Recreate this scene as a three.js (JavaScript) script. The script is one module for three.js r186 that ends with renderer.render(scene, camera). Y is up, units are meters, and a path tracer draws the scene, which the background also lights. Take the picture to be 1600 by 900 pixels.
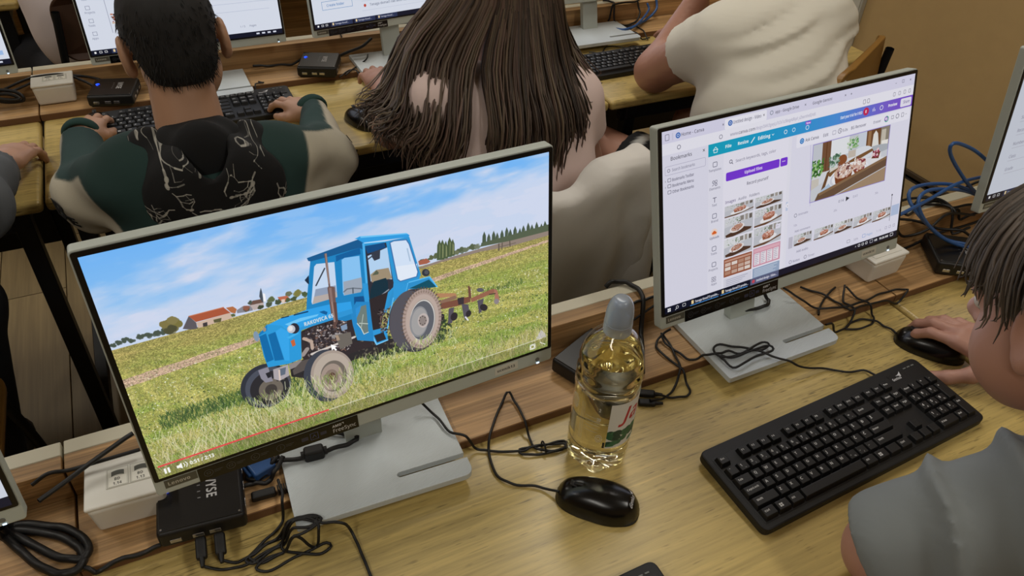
import * as THREE from 'three';
import { RoundedBoxGeometry } from 'three/addons/geometries/RoundedBoxGeometry.js';
import { mergeGeometries, mergeVertices } from 'three/addons/utils/BufferGeometryUtils.js';
import { RectAreaLightUniformsLib } from 'three/addons/lights/RectAreaLightUniformsLib.js';

// ───────── camera, exposure, large lights ─────────
const scene = new THREE.Scene();
scene.background = new THREE.Color(0x000000);
const renderer = new THREE.WebGLRenderer({ antialias: true });
renderer.toneMapping = THREE.LinearToneMapping;
renderer.toneMappingExposure = 1.0;
renderer.shadowMap.enabled = true;
RectAreaLightUniformsLib.init();
const camera = new THREE.PerspectiveCamera(41.685, 16 / 9, 0.05, 30);
camera.rotation.order = 'YXZ';
camera.rotation.set(-0.6716, -0.4859, 0.0588);
camera.position.set(0, 1.5807, 0.6306);
const D = 0.745;             // height of the table tops above the floor
const T = 0.0165;            // thickness of the brown board lying on the tables
const ROW = -1.27;           // the row of tables in front
const LAMP = 14.5;            // strength of the fluorescent ceiling fittings
const LAMP_COLOR = 0xfffaf0;
const CEIL = 3.0;
// ceiling fittings: centre x, z (each 0.3 x 1.25 m, long side along z)
const LAMPS = [[1.23, -1.2], [-1.35, -1.2], [1.23, 1.5], [-1.35, 1.5], [1.23, -3.9], [-1.35, -3.9]];
for (const [x, z] of LAMPS) {
  const l = new THREE.RectAreaLight(LAMP_COLOR, LAMP, 0.28, 1.22);
  l.position.set(x, CEIL - 0.075, z); l.rotation.set(-Math.PI / 2, 0, 0); scene.add(l);
}

// ───────── helpers ─────────
let seed = 7;
const rnd = () => { seed = (seed * 1664525 + 1013904223) >>> 0; return seed / 4294967296; };
const rr = (a, b) => a + (b - a) * rnd();
const lerp = (a, b, t) => a + (b - a) * t, clamp = (x, a = 0, b = 1) => Math.min(b, Math.max(a, x));
const sstep = (a, b, x) => { const t = clamp((x - a) / (b - a)); return t * t * (3 - 2 * t); };
const V3 = (x, y, z) => new THREE.Vector3(x, y, z);
const hash = (x, y, z = 0) => { let h = Math.imul(x | 0, 374761393) ^ Math.imul(y | 0, 668265263) ^ Math.imul(z | 0, 2147483647 - 1013); h = Math.imul(h ^ (h >>> 13), 1274126177); return ((h ^ (h >>> 16)) >>> 0) / 4294967296; };
function vnoise(x, y, z = 0) {
  const ix = Math.floor(x), iy = Math.floor(y), iz = Math.floor(z), fx = x - ix, fy = y - iy, fz = z - iz;
  const u = fx * fx * (3 - 2 * fx), v = fy * fy * (3 - 2 * fy), w = fz * fz * (3 - 2 * fz);
  const c = (k) => lerp(lerp(hash(ix, iy, iz + k), hash(ix + 1, iy, iz + k), u), lerp(hash(ix, iy + 1, iz + k), hash(ix + 1, iy + 1, iz + k), u), v);
  return fz === 0 ? c(0) : lerp(c(0), c(1), w);
}
const fbm = (x, y, o = 4, z = 0) => { let s = 0, a = 0.5, n = 0; for (let i = 0; i < o; i++) { s += a * vnoise(x, y, z); n += a; a *= 0.5; x = x * 2.03 + 17.1; y = y * 2.03 + 5.3; z *= 2; } return s / n; };

const used = {};
function numbered(name) { const n = used[name] = (used[name] ?? -1) + 1; return n ? name + '_' + String(n).padStart(3, '0') : name; }
function tag(o, label, category, group) { o.userData.label = label; o.userData.category = category; if (group) o.userData.group = group; return o; }
function thing(name, label, category, pos = [0, 0, 0], turn = 0, group) {
  const o = new THREE.Group(); o.name = numbered(name); o.position.set(...pos); o.rotation.y = turn; scene.add(o);
  return tag(o, label, category, group);
}
function part(parent, name, geo, mat, pos, rot) {
  const o = new THREE.Mesh(geo, mat); o.name = name; o.castShadow = o.receiveShadow = true;
  if (pos) o.position.set(...pos);
  if (rot) o.rotation.set(...rot);
  parent.add(o); return o;
}
function structure(name, geo, mat, pos, rot) { const o = part(scene, name, geo, mat, pos, rot); o.userData.kind = 'structure'; return o; }
const rbox = (w, h, d, r = 0.002, s = 2) => new RoundedBoxGeometry(w, h, d, s, Math.min(r, w / 2.01, h / 2.01, d / 2.01));
const at = (g, x, y, z) => g.translate(x, y, z);
const norm = (gs) => gs.map((g) => { const n = g.index ? g.toNonIndexed() : g; for (const k of Object.keys(n.attributes)) if (!['position', 'normal', 'uv'].includes(k)) n.deleteAttribute(k); return n; });
const merge = (gs) => mergeGeometries(norm(gs));
// uv in metres: grain runs along `along` ('x' or 'z')
function metreUV(g, along = 'x', ox = 0, oy = 0) {
  const p = g.attributes.position, n = g.attributes.normal, uv = new Float32Array(p.count * 2);
  for (let i = 0; i < p.count; i++) {
    const x = p.getX(i), y = p.getY(i), z = p.getZ(i), ax = Math.abs(n.getX(i)), ay = Math.abs(n.getY(i)), az = Math.abs(n.getZ(i));
    let u, v;
    if (ay >= ax && ay >= az) { u = x; v = z; } else if (az >= ax) { u = x; v = y; } else { u = z; v = y; }
    if (along === 'z') { if (ay >= ax && ay >= az) { u = z; v = x; } else if (az >= ax) { u = y; v = x; } }
    uv[2 * i] = u + ox; uv[2 * i + 1] = v + oy;
  }
  g.setAttribute('uv', new THREE.BufferAttribute(uv, 2)); return g;
}
const curve = (pts, closed = false, tension = 0.5) => new THREE.CatmullRomCurve3(pts.map((p) => V3(...p)), closed, 'catmullrom', tension);
const tube = (pts, r, seg, rad = 7) => new THREE.TubeGeometry(curve(pts), seg ?? Math.max(12, pts.length * 7), r, rad, false);
function roundRect(w, h, r) {
  const s = new THREE.Shape(), x = -w / 2, y = -h / 2;
  s.moveTo(x + r, y); s.lineTo(x + w - r, y); s.quadraticCurveTo(x + w, y, x + w, y + r); s.lineTo(x + w, y + h - r); s.quadraticCurveTo(x + w, y + h, x + w - r, y + h);
  s.lineTo(x + r, y + h); s.quadraticCurveTo(x, y + h, x, y + h - r); s.lineTo(x, y + r); s.quadraticCurveTo(x, y, x + r, y); return s;
}
const slab = (shape, h, bevel = 0.001, seg = 8) => { const g = new THREE.ExtrudeGeometry(shape, { depth: h - 2 * bevel, bevelEnabled: bevel > 0, bevelSize: bevel, bevelThickness: bevel, bevelSegments: 2, bevelOffset: -bevel, curveSegments: seg }); g.translate(0, 0, bevel); return g.rotateX(-Math.PI / 2); };
// textures
function pixelTex(w, h, fn, srgb = true) {
  const d = new Uint8Array(w * h * 4);
  for (let y = 0; y < h; y++) for (let x = 0; x < w; x++) { const c = fn(x / w, y / h, x, y), i = (y * w + x) * 4; d[i] = clamp(c[0], 0, 255); d[i + 1] = clamp(c[1], 0, 255); d[i + 2] = clamp(c[2], 0, 255); d[i + 3] = 255; }
  const t = new THREE.DataTexture(d, w, h); t.wrapS = t.wrapT = THREE.RepeatWrapping; t.magFilter = THREE.LinearFilter; if (srgb) t.colorSpace = THREE.SRGBColorSpace; t.needsUpdate = true; return t;
}
function canvasTex(w, h, draw) {
  const c = document.createElement('canvas'); c.width = w; c.height = h; const g = c.getContext('2d'); draw(g, w, h);
  const t = new THREE.CanvasTexture(c); t.colorSpace = THREE.SRGBColorSpace; return t;
}
const mat = (color, rough = 0.6, extra = {}) => new THREE.MeshStandardMaterial({ color, roughness: rough, ...extra });
const rep = (t, sx, sy) => { const c = t.clone(); c.repeat.set(sx, sy); c.needsUpdate = true; return c; };
// tile-able noise helper: blends so that the texture wraps
const wrapn = (u, v, fx, fy, o = 4) => { const a = fbm(u * fx, v * fy, o), b = fbm((u - 1) * fx, v * fy, o), c = fbm(u * fx, (v - 1) * fy, o), e = fbm((u - 1) * fx, (v - 1) * fy, o); return lerp(lerp(a, b, u), lerp(c, e, u), v); };

// ───────── materials ─────────
const paleTex = pixelTex(1536, 1024, (u, v) => {           // 1.2 m of grain along u, 0.6 m across v
  const g = wrapn(u, v, 7, 110, 4), f = wrapn(u + 0.31, v, 60, 420, 2), b = wrapn(u, v, 2, 6, 3), h = wrapn(u, v, 26, 260, 3);
  let k = 1 + (g - 0.5) * 0.30 + (b - 0.5) * 0.14 + (h - 0.5) * 0.22; if (f > 0.66) k -= (f - 0.66) * 1.6;
  return [190 * k, 166 * k, 102 * k];
});
const boardTex = pixelTex(1024, 512, (u, v) => {           // brown oak laminate, fine streaks
  const g = wrapn(u, v, 2.5, 70, 5), f = wrapn(u, v, 9, 260, 3), b = wrapn(u, v, 1.5, 12, 3);
  const k = sstep(0.28, 0.74, g * 0.75 + b * 0.25), m = 1 + (f - 0.5) * 0.5;
  return [lerp(142, 200, k) * m, lerp(110, 160, k) * m, lerp(72, 110, k) * m];
});
const floorTex = pixelTex(512, 1024, (u, v) => {
  const g = wrapn(u, v, 24, 4, 4), f = wrapn(u, v, 120, 10, 2), k = 1 + (g - 0.5) * 0.4 + (f - 0.5) * 0.18;
  return [158 * k, 139 * k, 104 * k];
});
const wallTex = pixelTex(512, 512, (u, v) => { const a = wrapn(u, v, 6, 6, 4), b = wrapn(u, v, 60, 60, 3), k = 1 + (a - 0.5) * 0.10 + (b - 0.5) * 0.05; return [188 * k, 159 * k, 110 * k]; });
const M = {
  pale: mat(0xffffff, 0.34, { map: rep(paleTex, 1 / 1.2, 1 / 0.6) }),
  board: mat(0xffffff, 0.5, { map: rep(boardTex, 1 / 1.1, 1 / 0.5) }),
  edgeWhite: mat(0xc9c4b0, 0.5),
  edgeBrown: mat(0x6b4a30, 0.6),
  steel: mat(0x15171c, 0.45, { metalness: 0.3 }),
  wall: mat(0xffffff, 0.85, { map: rep(wallTex, 0.5, 0.5) }),
  white: mat(0xd8d6cf, 0.8), ceiling: mat(0xe6e4de, 0.9),
  grey: mat(0xb4bcb6, 0.45), greyDark: mat(0x6d6f6c, 0.5),
  bezel: mat(0x08080a, 0.35), black: mat(0x0b0b0d, 0.5), blackGloss: mat(0x060607, 0.12, { }), blackSoft: mat(0x09090a, 0.55), cable: mat(0x0c0c0e, 0.5),
  blue: mat(0x2a5590, 0.42), boxWhite: mat(0xdedcd4, 0.42), boxLid: mat(0xe2e1da, 0.38),
  chrome: mat(0xb5b5b8, 0.25, { metalness: 0.9 }),
};
const glow = (c, i) => new THREE.MeshStandardMaterial({ color: 0x000000, emissive: c, emissiveIntensity: i, roughness: 0.4 });
M.led = glow(0xbfe0ff, 3); M.ledBlue = glow(0x1a45ff, 3);
// ───────── the room ─────────
const X0 = -4.2, X1 = 2.87, Z0 = -6.2, Z1 = 3.6;
{
  const floor = new THREE.Group(); floor.name = 'floor'; floor.userData.kind = 'structure'; scene.add(floor);
  part(floor, 'subfloor', new THREE.BoxGeometry(X1 - X0, 0.1, Z1 - Z0).translate((X0 + X1) / 2, -0.062, (Z0 + Z1) / 2), mat(0x2b241a, 0.9));
  const pm = [0, 1, 2, 3].map((i) => { const t = rep(floorTex, 1, 1 / 1.4); t.offset.set(i * 0.27, i * 0.19); const s = [1, 0.93, 1.05, 0.97][i]; const m = mat(0xffffff, 0.55, { map: t }); m.color.setRGB(s, s, s * 0.98); return m; });
  const W = 0.19, L = 1.29;
  const gp = [0, 1].map((k) => metreUV(new RoundedBoxGeometry(W - 0.0025, 0.012, L - 0.003, 1, 0.0012), 'z', k * 0.4, 0.3 * k));
  gp.forEach((g) => { const uv = g.attributes.uv; for (let i = 0; i < uv.count; i++) uv.setXY(i, uv.getY(i) / 0.5, uv.getX(i)); });
  const far = [];
  for (let i = 0; i < Math.ceil((X1 - X0) / W); i++) {
    const off = hash(i, 3) * L;
    for (let z = Z0 - L + off; z < Z1; z += L) {
      const x = X0 + (i + 0.5) * W, zc = z + L / 2;
      if (x > X1 - W / 2 || zc < Z0 + L / 2 || zc > Z1 - L / 2) { continue; }
      if (x > -1.5 && zc > -5 && zc < 0.5) part(floor, 'plank', gp[(i + Math.round(zc * 7)) & 1], pm[Math.floor(hash(i, Math.round(zc * 10)) * 4)], [x, -0.006, zc]);
      else far.push(gp[0].clone().translate(x, -0.006, zc));
    }
  }
  if (far.length) { const o = part(floor, 'outer_planks', merge(far), pm[0]); o.userData.kind = 'stuff'; }
}
const shell = (name, w, h, d, x, y, z, m) => structure(name, metreUV(new THREE.BoxGeometry(w, h, d).translate(x, y, z)), m);
shell('wall_right', 0.15, CEIL, Z1 - Z0 + 0.3, X1 + 0.075, CEIL / 2, (Z0 + Z1) / 2, M.wall);
shell('wall_left', 0.15, CEIL, Z1 - Z0 + 0.3, X0 - 0.075, CEIL / 2, (Z0 + Z1) / 2, M.wall);
shell('wall_back', X1 - X0, CEIL, 0.15, (X0 + X1) / 2, CEIL / 2, Z0 - 0.075, M.wall);
shell('wall_front', X1 - X0, CEIL, 0.15, (X0 + X1) / 2, CEIL / 2, Z1 + 0.075, M.wall);
shell('ceiling', X1 - X0 + 0.3, 0.12, Z1 - Z0 + 0.3, (X0 + X1) / 2, CEIL + 0.06, (Z0 + Z1) / 2, M.ceiling);
// pale vertical trunking on the right wall, with its cover lip
{
  const t = structure('trim_1', rbox(0.028, CEIL - 0.02, 0.062, 0.004), mat(0xb9b8ae, 0.5), [X1 - 0.0145, CEIL / 2, -1.71]);
  part(t, 'cover_lip', rbox(0.006, CEIL - 0.02, 0.048, 0.002), mat(0xc2c1b6, 0.5), [-0.0165, 0, 0]);
}
{ const b = structure('baseboard_right', rbox(0.014, 0.022, Z1 - Z0 - 0.1, 0.004), mat(0x4a3c2a, 0.6), [X1 - 0.0075, 0.012, (Z0 + Z1) / 2]); }
LAMPS.forEach(([x, z], i) => {
  const where = ['over the row of monitors on the right', 'over the row of monitors on the left', 'behind the photographer on the right', 'behind the photographer on the left', 'at the far end on the right', 'at the far end on the left'][i];
  const g = thing('ceiling_light', 'long white fluorescent ceiling fitting ' + where, 'lamp', [x, CEIL, z], 0, 'fluorescent ceiling fittings');
  part(g, 'housing', rbox(0.32, 0.05, 1.28, 0.01), M.white, [0, -0.026, 0]);
  part(g, 'diffuser', rbox(0.28, 0.016, 1.22, 0.006), glow(LAMP_COLOR, 2.2), [0, -0.056, 0]);
});

// ───────── tables: pale top, brown board on it, raised ledge along the back ─────────
const DESK_FRONT = 0.372, DESK_BACK = -0.17;
function makeTable(name, label, x0, x1, rowZ, opt = {}) {
  const w = x1 - x0 - 0.006, cx = (x0 + x1) / 2, d = DESK_FRONT - DESK_BACK;
  const g = thing(name, label, 'table', [cx, 0, rowZ], 0, 'two-seat school tables');
  part(g, 'tabletop', metreUV(rbox(w, 0.026, d, 0.009, 3), 'x', cx, rowZ), M.pale, [0, D - 0.013, (DESK_FRONT + DESK_BACK) / 2]);
  const fr = [];
  for (const s of [-1, 1]) {
    const ins = (s < 0 ? opt.insetLeft : opt.insetRight) ?? 0.05;
    fr.push(at(rbox(0.03, 0.045, d - 0.06, 0.003), s * (w / 2 - ins), D - 0.05, (DESK_FRONT + DESK_BACK) / 2));
    for (const z of [DESK_FRONT - 0.05, DESK_BACK + 0.04]) part(g, 'leg', rbox(0.034, D - 0.03, 0.034, 0.003), M.steel, [s * (w / 2 - ins), (D - 0.03) / 2, z]);
    part(g, 'foot_bar', rbox(0.03, 0.03, d - 0.15, 0.003), M.steel, [s * (w / 2 - ins), 0.09, (DESK_FRONT + DESK_BACK) / 2]);
  }
  fr.push(at(rbox(w - 0.12, 0.055, 0.02, 0.003), 0, D - 0.055, DESK_FRONT - 0.05), at(rbox(w - 0.12, 0.055, 0.02, 0.003), 0, D - 0.055, DESK_BACK + 0.04));
  part(g, 'frame', merge(fr), M.steel);
  part(g, 'modesty_panel', metreUV(rbox(w - 0.13, 0.3, 0.014, 0.002), 'x'), opt.panel ?? M.blackSoft, [0, D - 0.235, DESK_BACK + 0.06]);
  return g;
}
function makeBoard(label, x0, x1, rowZ) {
  const w = x1 - x0 - 0.003, cx = (x0 + x1) / 2;
  const g = thing('cable_ledge', label, 'ledge', [cx, D, rowZ], 0, 'brown cable ledges along the back of the tables');
  part(g, 'board', metreUV(rbox(w, T, 0.113, 0.0012), 'x', cx, rowZ * 0.37), M.board, [0, T / 2, -0.0565]);
  part(g, 'board_edge', rbox(w, T - 0.003, 0.0012, 0.0004), M.edgeBrown, [0, T / 2, 0.0003]);
  part(g, 'riser', metreUV(rbox(w, 0.0665, 0.025, 0.0012), 'x', cx + 0.4, rowZ * 0.21), M.board, [0, 0.0338, -0.1262]);
  part(g, 'white_edge', rbox(w, 0.0675, 0.024, 0.002), M.edgeWhite, [0, 0.0338, -0.1505]).userData.label = 'white edge strip along the top of the ledge';
  return g;
}
const SEAMS = [-1.515, -0.2075, 1.108, 2.42];
const tableWhere = ['far left', 'under the tractor monitor and the bottle', 'right of the keyboard'];
for (let i = 0; i < 3; i++) {
  makeTable('school_table', 'pale wood table of the near row, ' + tableWhere[i], SEAMS[i], SEAMS[i + 1], 0, { insetLeft: i === 2 ? 0.09 : 0.05, insetRight: i === 1 ? 0.09 : 0.05 });
  makeBoard('brown white-edged ledge, near row, ' + tableWhere[i], SEAMS[i], SEAMS[i + 1], 0);
}
const SEAMS2 = [-1.56, -0.247, 1.066, 2.02];
const tableWhere2 = ['under the grey-sleeved hand', 'before the boy in green', 'under the elbow of the child in white'];
for (let i = 0; i < 3; i++) {
  makeTable('school_table', 'pale wood table of the second row, ' + tableWhere2[i], SEAMS2[i], SEAMS2[i + 1], ROW, { insetLeft: i === 2 ? 0.09 : 0.05, insetRight: i === 1 ? 0.09 : 0.05 });
  makeBoard('brown white-edged ledge, second row, ' + tableWhere2[i], SEAMS2[i], SEAMS2[i + 1], ROW);
}
makeTable('school_table', 'pale wood school table of the third row, top left corner', -1.62, -0.31, ROW * 2, { panel: M.board });
makeTable('school_table', 'pale wood school table of the third row, beyond the second row monitors', -0.30, 1.01, ROW * 2, { panel: M.board });
// ───────── what the screens show ─────────
function screenTractor() {
  return canvasTex(1600, 900, (g, W, H) => {
    const HZ = 335;
    // sky
    const img = g.createImageData(W, HZ + 30), d = img.data;
    for (let y = 0; y < HZ + 30; y++) for (let x = 0; x < W; x++) {
      const t = y / HZ, u = x / W, c = fbm(x / 330 + 3, y / 95 + x / 900, 5), c2 = fbm(x / 130 + 9, y / 40, 4);
      let cl = sstep(0.36, 0.74, c + 0.30 * t + 0.22 * u - 0.14) * 0.9 + sstep(0.55, 0.8, c2 + 0.1 * u) * 0.25; cl = clamp(cl);
      const r = lerp(112, 158, t), gg = lerp(178, 200, t), b = lerp(242, 238, t), i = (y * W + x) * 4;
      d[i] = lerp(r, 205, cl); d[i + 1] = lerp(gg, 214, cl); d[i + 2] = lerp(b, 236, cl); d[i + 3] = 255;
    }
    g.putImageData(img, 0, 0);
    const fi = g.createImageData(W, H - HZ), q = fi.data;
    const track = (x) => x < 430 ? [lerp(456, 437, x / 430), lerp(482, 453, x / 430)] : [lerp(437, 402, (x - 430) / 670), lerp(453, 412, (x - 430) / 670)];
    const track2 = (x) => [402 - (x - 1103) * 0.054, 413 - (x - 1103) * 0.072];
    for (let y = 0; y < H - HZ; y++) for (let x = 0; x < W; x++) {
      const Y = y + HZ, t = y / (H - HZ), s = 1 / (0.05 + t * 1.4), n = fbm(x * s / 60, y * s / 22, 4), p = fbm(x / 150 + 4, Y / 42, 3), e = hash(x >> 1, Y >> 1);
      let r = lerp(130, 196, n), gg = lerp(138, 186, n), b = lerp(66, 110, n);
      const green = sstep(0.45, 0.7, p) * (0.4 + 0.6 * t); r = lerp(r, r * 0.8, green); gg = lerp(gg, gg * 0.95, green); b = lerp(b, b * 0.8, green);
      if (t < 0.22) { const k = 1 - t / 0.22, w = sstep(0.4, 0.7, fbm(x / 90, Y / 6, 3)); r = lerp(r, lerp(150, 176, w), k * 0.7); gg = lerp(gg, lerp(134, 152, w), k * 0.7); b = lerp(b, lerp(84, 98, w), k * 0.7); }
      const tr = x < 1103 ? track(x) : track2(x), ed = 4 + 5 * (fbm(x / 25, Y / 9, 2) - 0.5);
      if (Y > tr[0] - ed && Y < tr[1] + ed) { const w = fbm(x / 40, Y / 4, 3); r = lerp(172, 214, w); gg = lerp(146, 184, w); b = lerp(124, 158, w); }
      const m = (0.80 + 0.38 * e) * (0.88 + 0.24 * hash(x, Y)) * (0.86 + 0.3 * vnoise(x / 5, Y / 3.5)); const i = (y * W + x) * 4;
      q[i] = clamp(r * m, 0, 255); q[i + 1] = clamp(gg * m, 0, 255); q[i + 2] = clamp(b * m, 0, 255); q[i + 3] = 255;
    }
    g.putImageData(fi, 0, HZ);
    const pg = (c, ...p) => { g.fillStyle = c; g.beginPath(); for (let i = 0; i < p.length; i += 2) g[i ? 'lineTo' : 'moveTo'](p[i], p[i + 1]); g.closePath(); g.fill(); };
    const ln = (c, w, ...p) => { g.strokeStyle = c; g.lineWidth = w; g.lineJoin = g.lineCap = 'round'; g.beginPath(); for (let i = 0; i < p.length; i += 2) g[i ? 'lineTo' : 'moveTo'](p[i], p[i + 1]); g.stroke(); };
    const el = (c, x, y, a, b, r = 0) => { g.fillStyle = c; g.beginPath(); g.ellipse(x, y, a, b, r, 0, 7); g.fill(); };
    const bl = (c, x, y, r, n) => { g.fillStyle = c; for (let i = 0; i < n; i++) { const a = rnd() * 6.3, q = Math.sqrt(rnd()) * r * 0.7, k = r * rr(0.28, 0.5); g.globalAlpha = rr(0.7, 1); g.beginPath(); g.ellipse(x + Math.cos(a) * q, y + Math.sin(a) * q * 0.8, k, k, 0, 0, 7); g.fill(); } g.globalAlpha = 1; };
    const grass = (n, x0, x1, y0, y1, cols, len, a = 1) => { for (let i = 0; i < n; i++) { const x = rr(x0, x1), y = rr(y0, y1), l = len * rr(0.4, 1.2) * (0.25 + (y - HZ) / 560); g.globalAlpha = a * rr(0.5, 1); ln(cols[Math.floor(rnd() * cols.length)], rr(1.2, 2.6), x, y, x + rr(-0.6, 0.6) * l, y - l); } g.globalAlpha = 1; };
    const dots = (n, x0, x1, y0, y1, cols, s, clip) => { for (let i = 0; i < n; i++) { const x = rr(x0, x1), y = rr(y0, y1); if (clip && !clip(x, y)) continue; g.fillStyle = cols[Math.floor(rnd() * cols.length)]; g.globalAlpha = rr(0.5, 1); g.beginPath(); g.ellipse(x, y, s * rr(0.4, 1.6), s * rr(0.3, 0.9), rr(0, 3), 0, 7); g.fill(); } g.globalAlpha = 1; };
    bl('#48544a',9,318,10,14);
    bl('#48544a',24,314,13,14);
    bl('#48544a',45,312,12,14);
    bl('#48544a',63,319,11,14);
    bl('#48544a',90,313,14,14);
    bl('#48544a',111,316,14,14);
    bl('#48544a',138,316,15,14);
    bl('#48544a',160,318,15,14);
    bl('#6f6a45',186,305,30,30);
    bl('#7d7346',170,292,17,30);
    bl('#77703f',205,302,17,30);
    bl('#82794d',194,285,17,30);
    bl('#4c4c36',179,318,19,30);
    pg('#5c585e',215,327,243,286,259,317,258,341,236,337);
    pg('#a9573c',243,287,352,288,369,315,259,315);
    ln('#c4795a',3,243,287,352,288);
    pg('#cbb2a0',259,317,369,315,371,337,261,340);
    pg('#3e3a3e',278,326,292,326,290,341,276,340);
    pg('#5d5a3c',312,324,338,325,333,339,312,336);
    pg('#b06c45',359,292,381,294,391,308,383,323,371,315);
    bl('#5b6440',376,328,9,14);
    pg('#85858f',390,312,412,303,440,309,443,329,415,328,389,324);
    bl('#474c3c',421,319,11,14);
    pg('#d8d3d2',440,318,455,320,455,331,440,329);
    pg('#6b5148',446,292,475,295,479,310,434,307);
    pg('#b9aaa6',434,307,479,310,477,329,443,329);
    pg('#46505c',470,283,475,266,481,252,482,268,481,295,485,309,477,309,472,296);
    pg('#eef0f4',483,274,490,279,488,309,479,308);
    bl('#49544c',436,296,9,14);
    bl('#8c5a4a',420,314,12,14);
    bl('#5c6847',507,307,14,14);
    bl('#45503a',527,322,14,14);
    bl('#4a5440',495,323,13,14);
    bl('#3d4634',468,326,11,14);
    bl('#6b6f56',566,303,12,14);
    bl('#7c7a44',592,309,17,14);
    bl('#4a5a3c',616,321,13,14);
    bl('#48553a',579,327,12,14);
    pg('#b9694f',527,304,559,308,567,323,548,332,539,329);
    pg('#d9c7b8',538,317,550,319,547,334,537,332);
    bl('#4c5a3a',559,326,10,14);
    pg('#8f8076',1035,339,1121,333,1218,330,1430,328,1605,330,1604,353,1429,355,1301,343,1137,342,1057,346);
    bl('#55604a',1216,313,17,14);
    bl('#66705a',1240,317,15,14);
    bl('#566049',1265,315,19,14);
    bl('#727a66',1285,317,15,14);
    bl('#5c6448',1092,313,14,14);
    bl('#5a6446',1116,309,14,14);
    bl('#6c7358',1195,319,14,14);
    bl('#4f5948',1060,319,16,14);
    pg('#a4604c',1043,311,1076,309,1091,328,1075,332,1045,329);
    pg('#4d5c40',1116,329,1123,266,1133,247,1139,270,1135,332);
    pg('#8b9268',1127,323,1133,264,1135,273,1132,323);
    pg('#4d5c40',1128,331,1135,267,1145,249,1151,271,1147,334);
    pg('#8b9268',1139,325,1144,265,1147,274,1144,325);
    pg('#4d5c40',1142,330,1148,277,1158,258,1164,281,1161,333);
    pg('#8b9268',1153,324,1157,275,1160,284,1158,324);
    pg('#4d5c40',1158,328,1165,265,1174,247,1181,270,1177,331);
    pg('#8b9268',1169,323,1174,264,1177,273,1174,322);
    pg('#4d5c40',1170,327,1176,276,1186,258,1192,280,1189,330);
    pg('#8b9268',1181,322,1185,274,1188,283,1186,321);
    pg('#4a5848',1305,321,1309,278,1317,261,1323,280,1323,324);
    pg('#4a5848',1325,321,1328,291,1336,274,1342,293,1343,324);
    pg('#76806c',1336,317,1338,291,1340,295,1339,316);
    pg('#4a5848',1346,321,1349,285,1357,268,1363,287,1364,324);
    pg('#4a5848',1362,320,1364,297,1372,279,1378,299,1379,323);
    pg('#76806c',1372,316,1374,297,1376,300,1376,315);
    pg('#4a5848',1382,320,1385,291,1393,273,1399,293,1400,323);
    pg('#4a5848',1403,320,1406,285,1413,267,1420,287,1421,323);
    pg('#76806c',1413,316,1416,285,1418,288,1417,316);
    pg('#4a5848',1419,319,1421,296,1429,279,1435,299,1437,322);
    pg('#4a5848',1440,320,1442,290,1450,273,1457,293,1458,322);
    pg('#76806c',1451,315,1452,291,1454,294,1454,315);
    pg('#4a5848',1461,320,1463,304,1471,286,1477,306,1479,322);
    pg('#4a5848',1477,319,1479,296,1487,278,1494,299,1496,321);
    pg('#76806c',1488,314,1490,297,1492,300,1492,314);
    pg('#4a5848',1499,319,1501,290,1508,272,1515,292,1517,321);
    pg('#4a5848',1515,318,1517,302,1525,284,1532,304,1534,320);
    pg('#76806c',1526,313,1527,302,1529,306,1530,313);
    pg('#4a5848',1537,318,1539,296,1546,278,1553,298,1556,321);
    pg('#4a5848',1558,318,1560,309,1568,291,1575,312,1577,321);
    pg('#76806c',1569,314,1570,310,1572,313,1573,313);
    pg('#4a5848',1575,317,1577,302,1584,284,1592,304,1594,320);
    pg('#55604c',1298,322,1303,306,1431,306,1605,304,1605,333,1430,331);
    ln('#5a5046',5,1377,331,1376,360);
    ln('#5a5046',4,1392,331,1390,358);
    ln('#6a6056',3,1376,345,1451,346);
    ln('#5a5046',4,1425,330,1426,355);
    grass(3000, 0, 1600, 400, 560, ['#8d9a58', '#a8a468', '#6c7c40', '#c4bf90', '#57683a', '#b9b884'], 16, 0.7);
grass(6500, 0, 1600, 500, 900, ['#98a458', '#b3b46c', '#7d8e4a', '#cac690', '#6c8044', '#beb070', '#8a8a5a'], 20, 0.75);
dots(1500, 0, 1600, 470, 860, ['#e2e4cc', '#dfe0b8', '#f0efe2'], 2.6);
dots(1200, 0, 1600, 560, 860, ['#4c6034', '#3f5230', '#5f7040'], 3.2);
for (const [x0, x1, y0, y1, n] of [[60, 420, 640, 700, 1100], [360, 760, 640, 735, 1200], [700, 1130, 600, 700, 1000], [1290, 1480, 520, 545, 120]]) { grass(n, x0, x1, y0, y1, ['#2f4a2a', '#3d5c30', '#27402a', '#56743a'], 22, 0.8); }
dots(240, 780, 1150, 600, 690, ['#26322a', '#2f3d2c'], 9);
    pg('#b0825f',1097,468,1181,494,1189,511,1111,493);
    pg('#8a6a58',1110,508,1180,504,1188,520,1121,525);
    pg('#7a4e3f',1115,521,1179,524,1242,528,1244,554,1185,555,1119,548);
    pg('#94634f',1245,538,1342,524,1355,533,1349,544,1248,558);
    pg('#a87361',1349,526,1363,538,1372,587,1360,601,1351,573);
    pg('#6d4a40',1236,480,1241,478,1247,491,1248,539,1237,538);
    pg('#55505c',1149,555,1172,556,1159,626,1141,625);
    pg('#55505c',1204,550,1233,563,1237,605,1217,637,1210,610);
    pg('#55505c',1273,558,1302,557,1289,617,1278,620);
    el('#2e2a30',1169,599,19,15,1.66);
    el('#2e2a30',1232,606,15,12,1.66);
    el('#2e2a30',1300,599,20,14,-2.28);
    el('#2e2a30',1118,586,17,10,1.71);
    el('#8b8184',1358,589,14,11,1.12);
    el('#5b5a62',1288,513,16,9,-2.70);
    pg('#3a3238',1188,520,1217,522,1214,554,1191,551);
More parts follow.
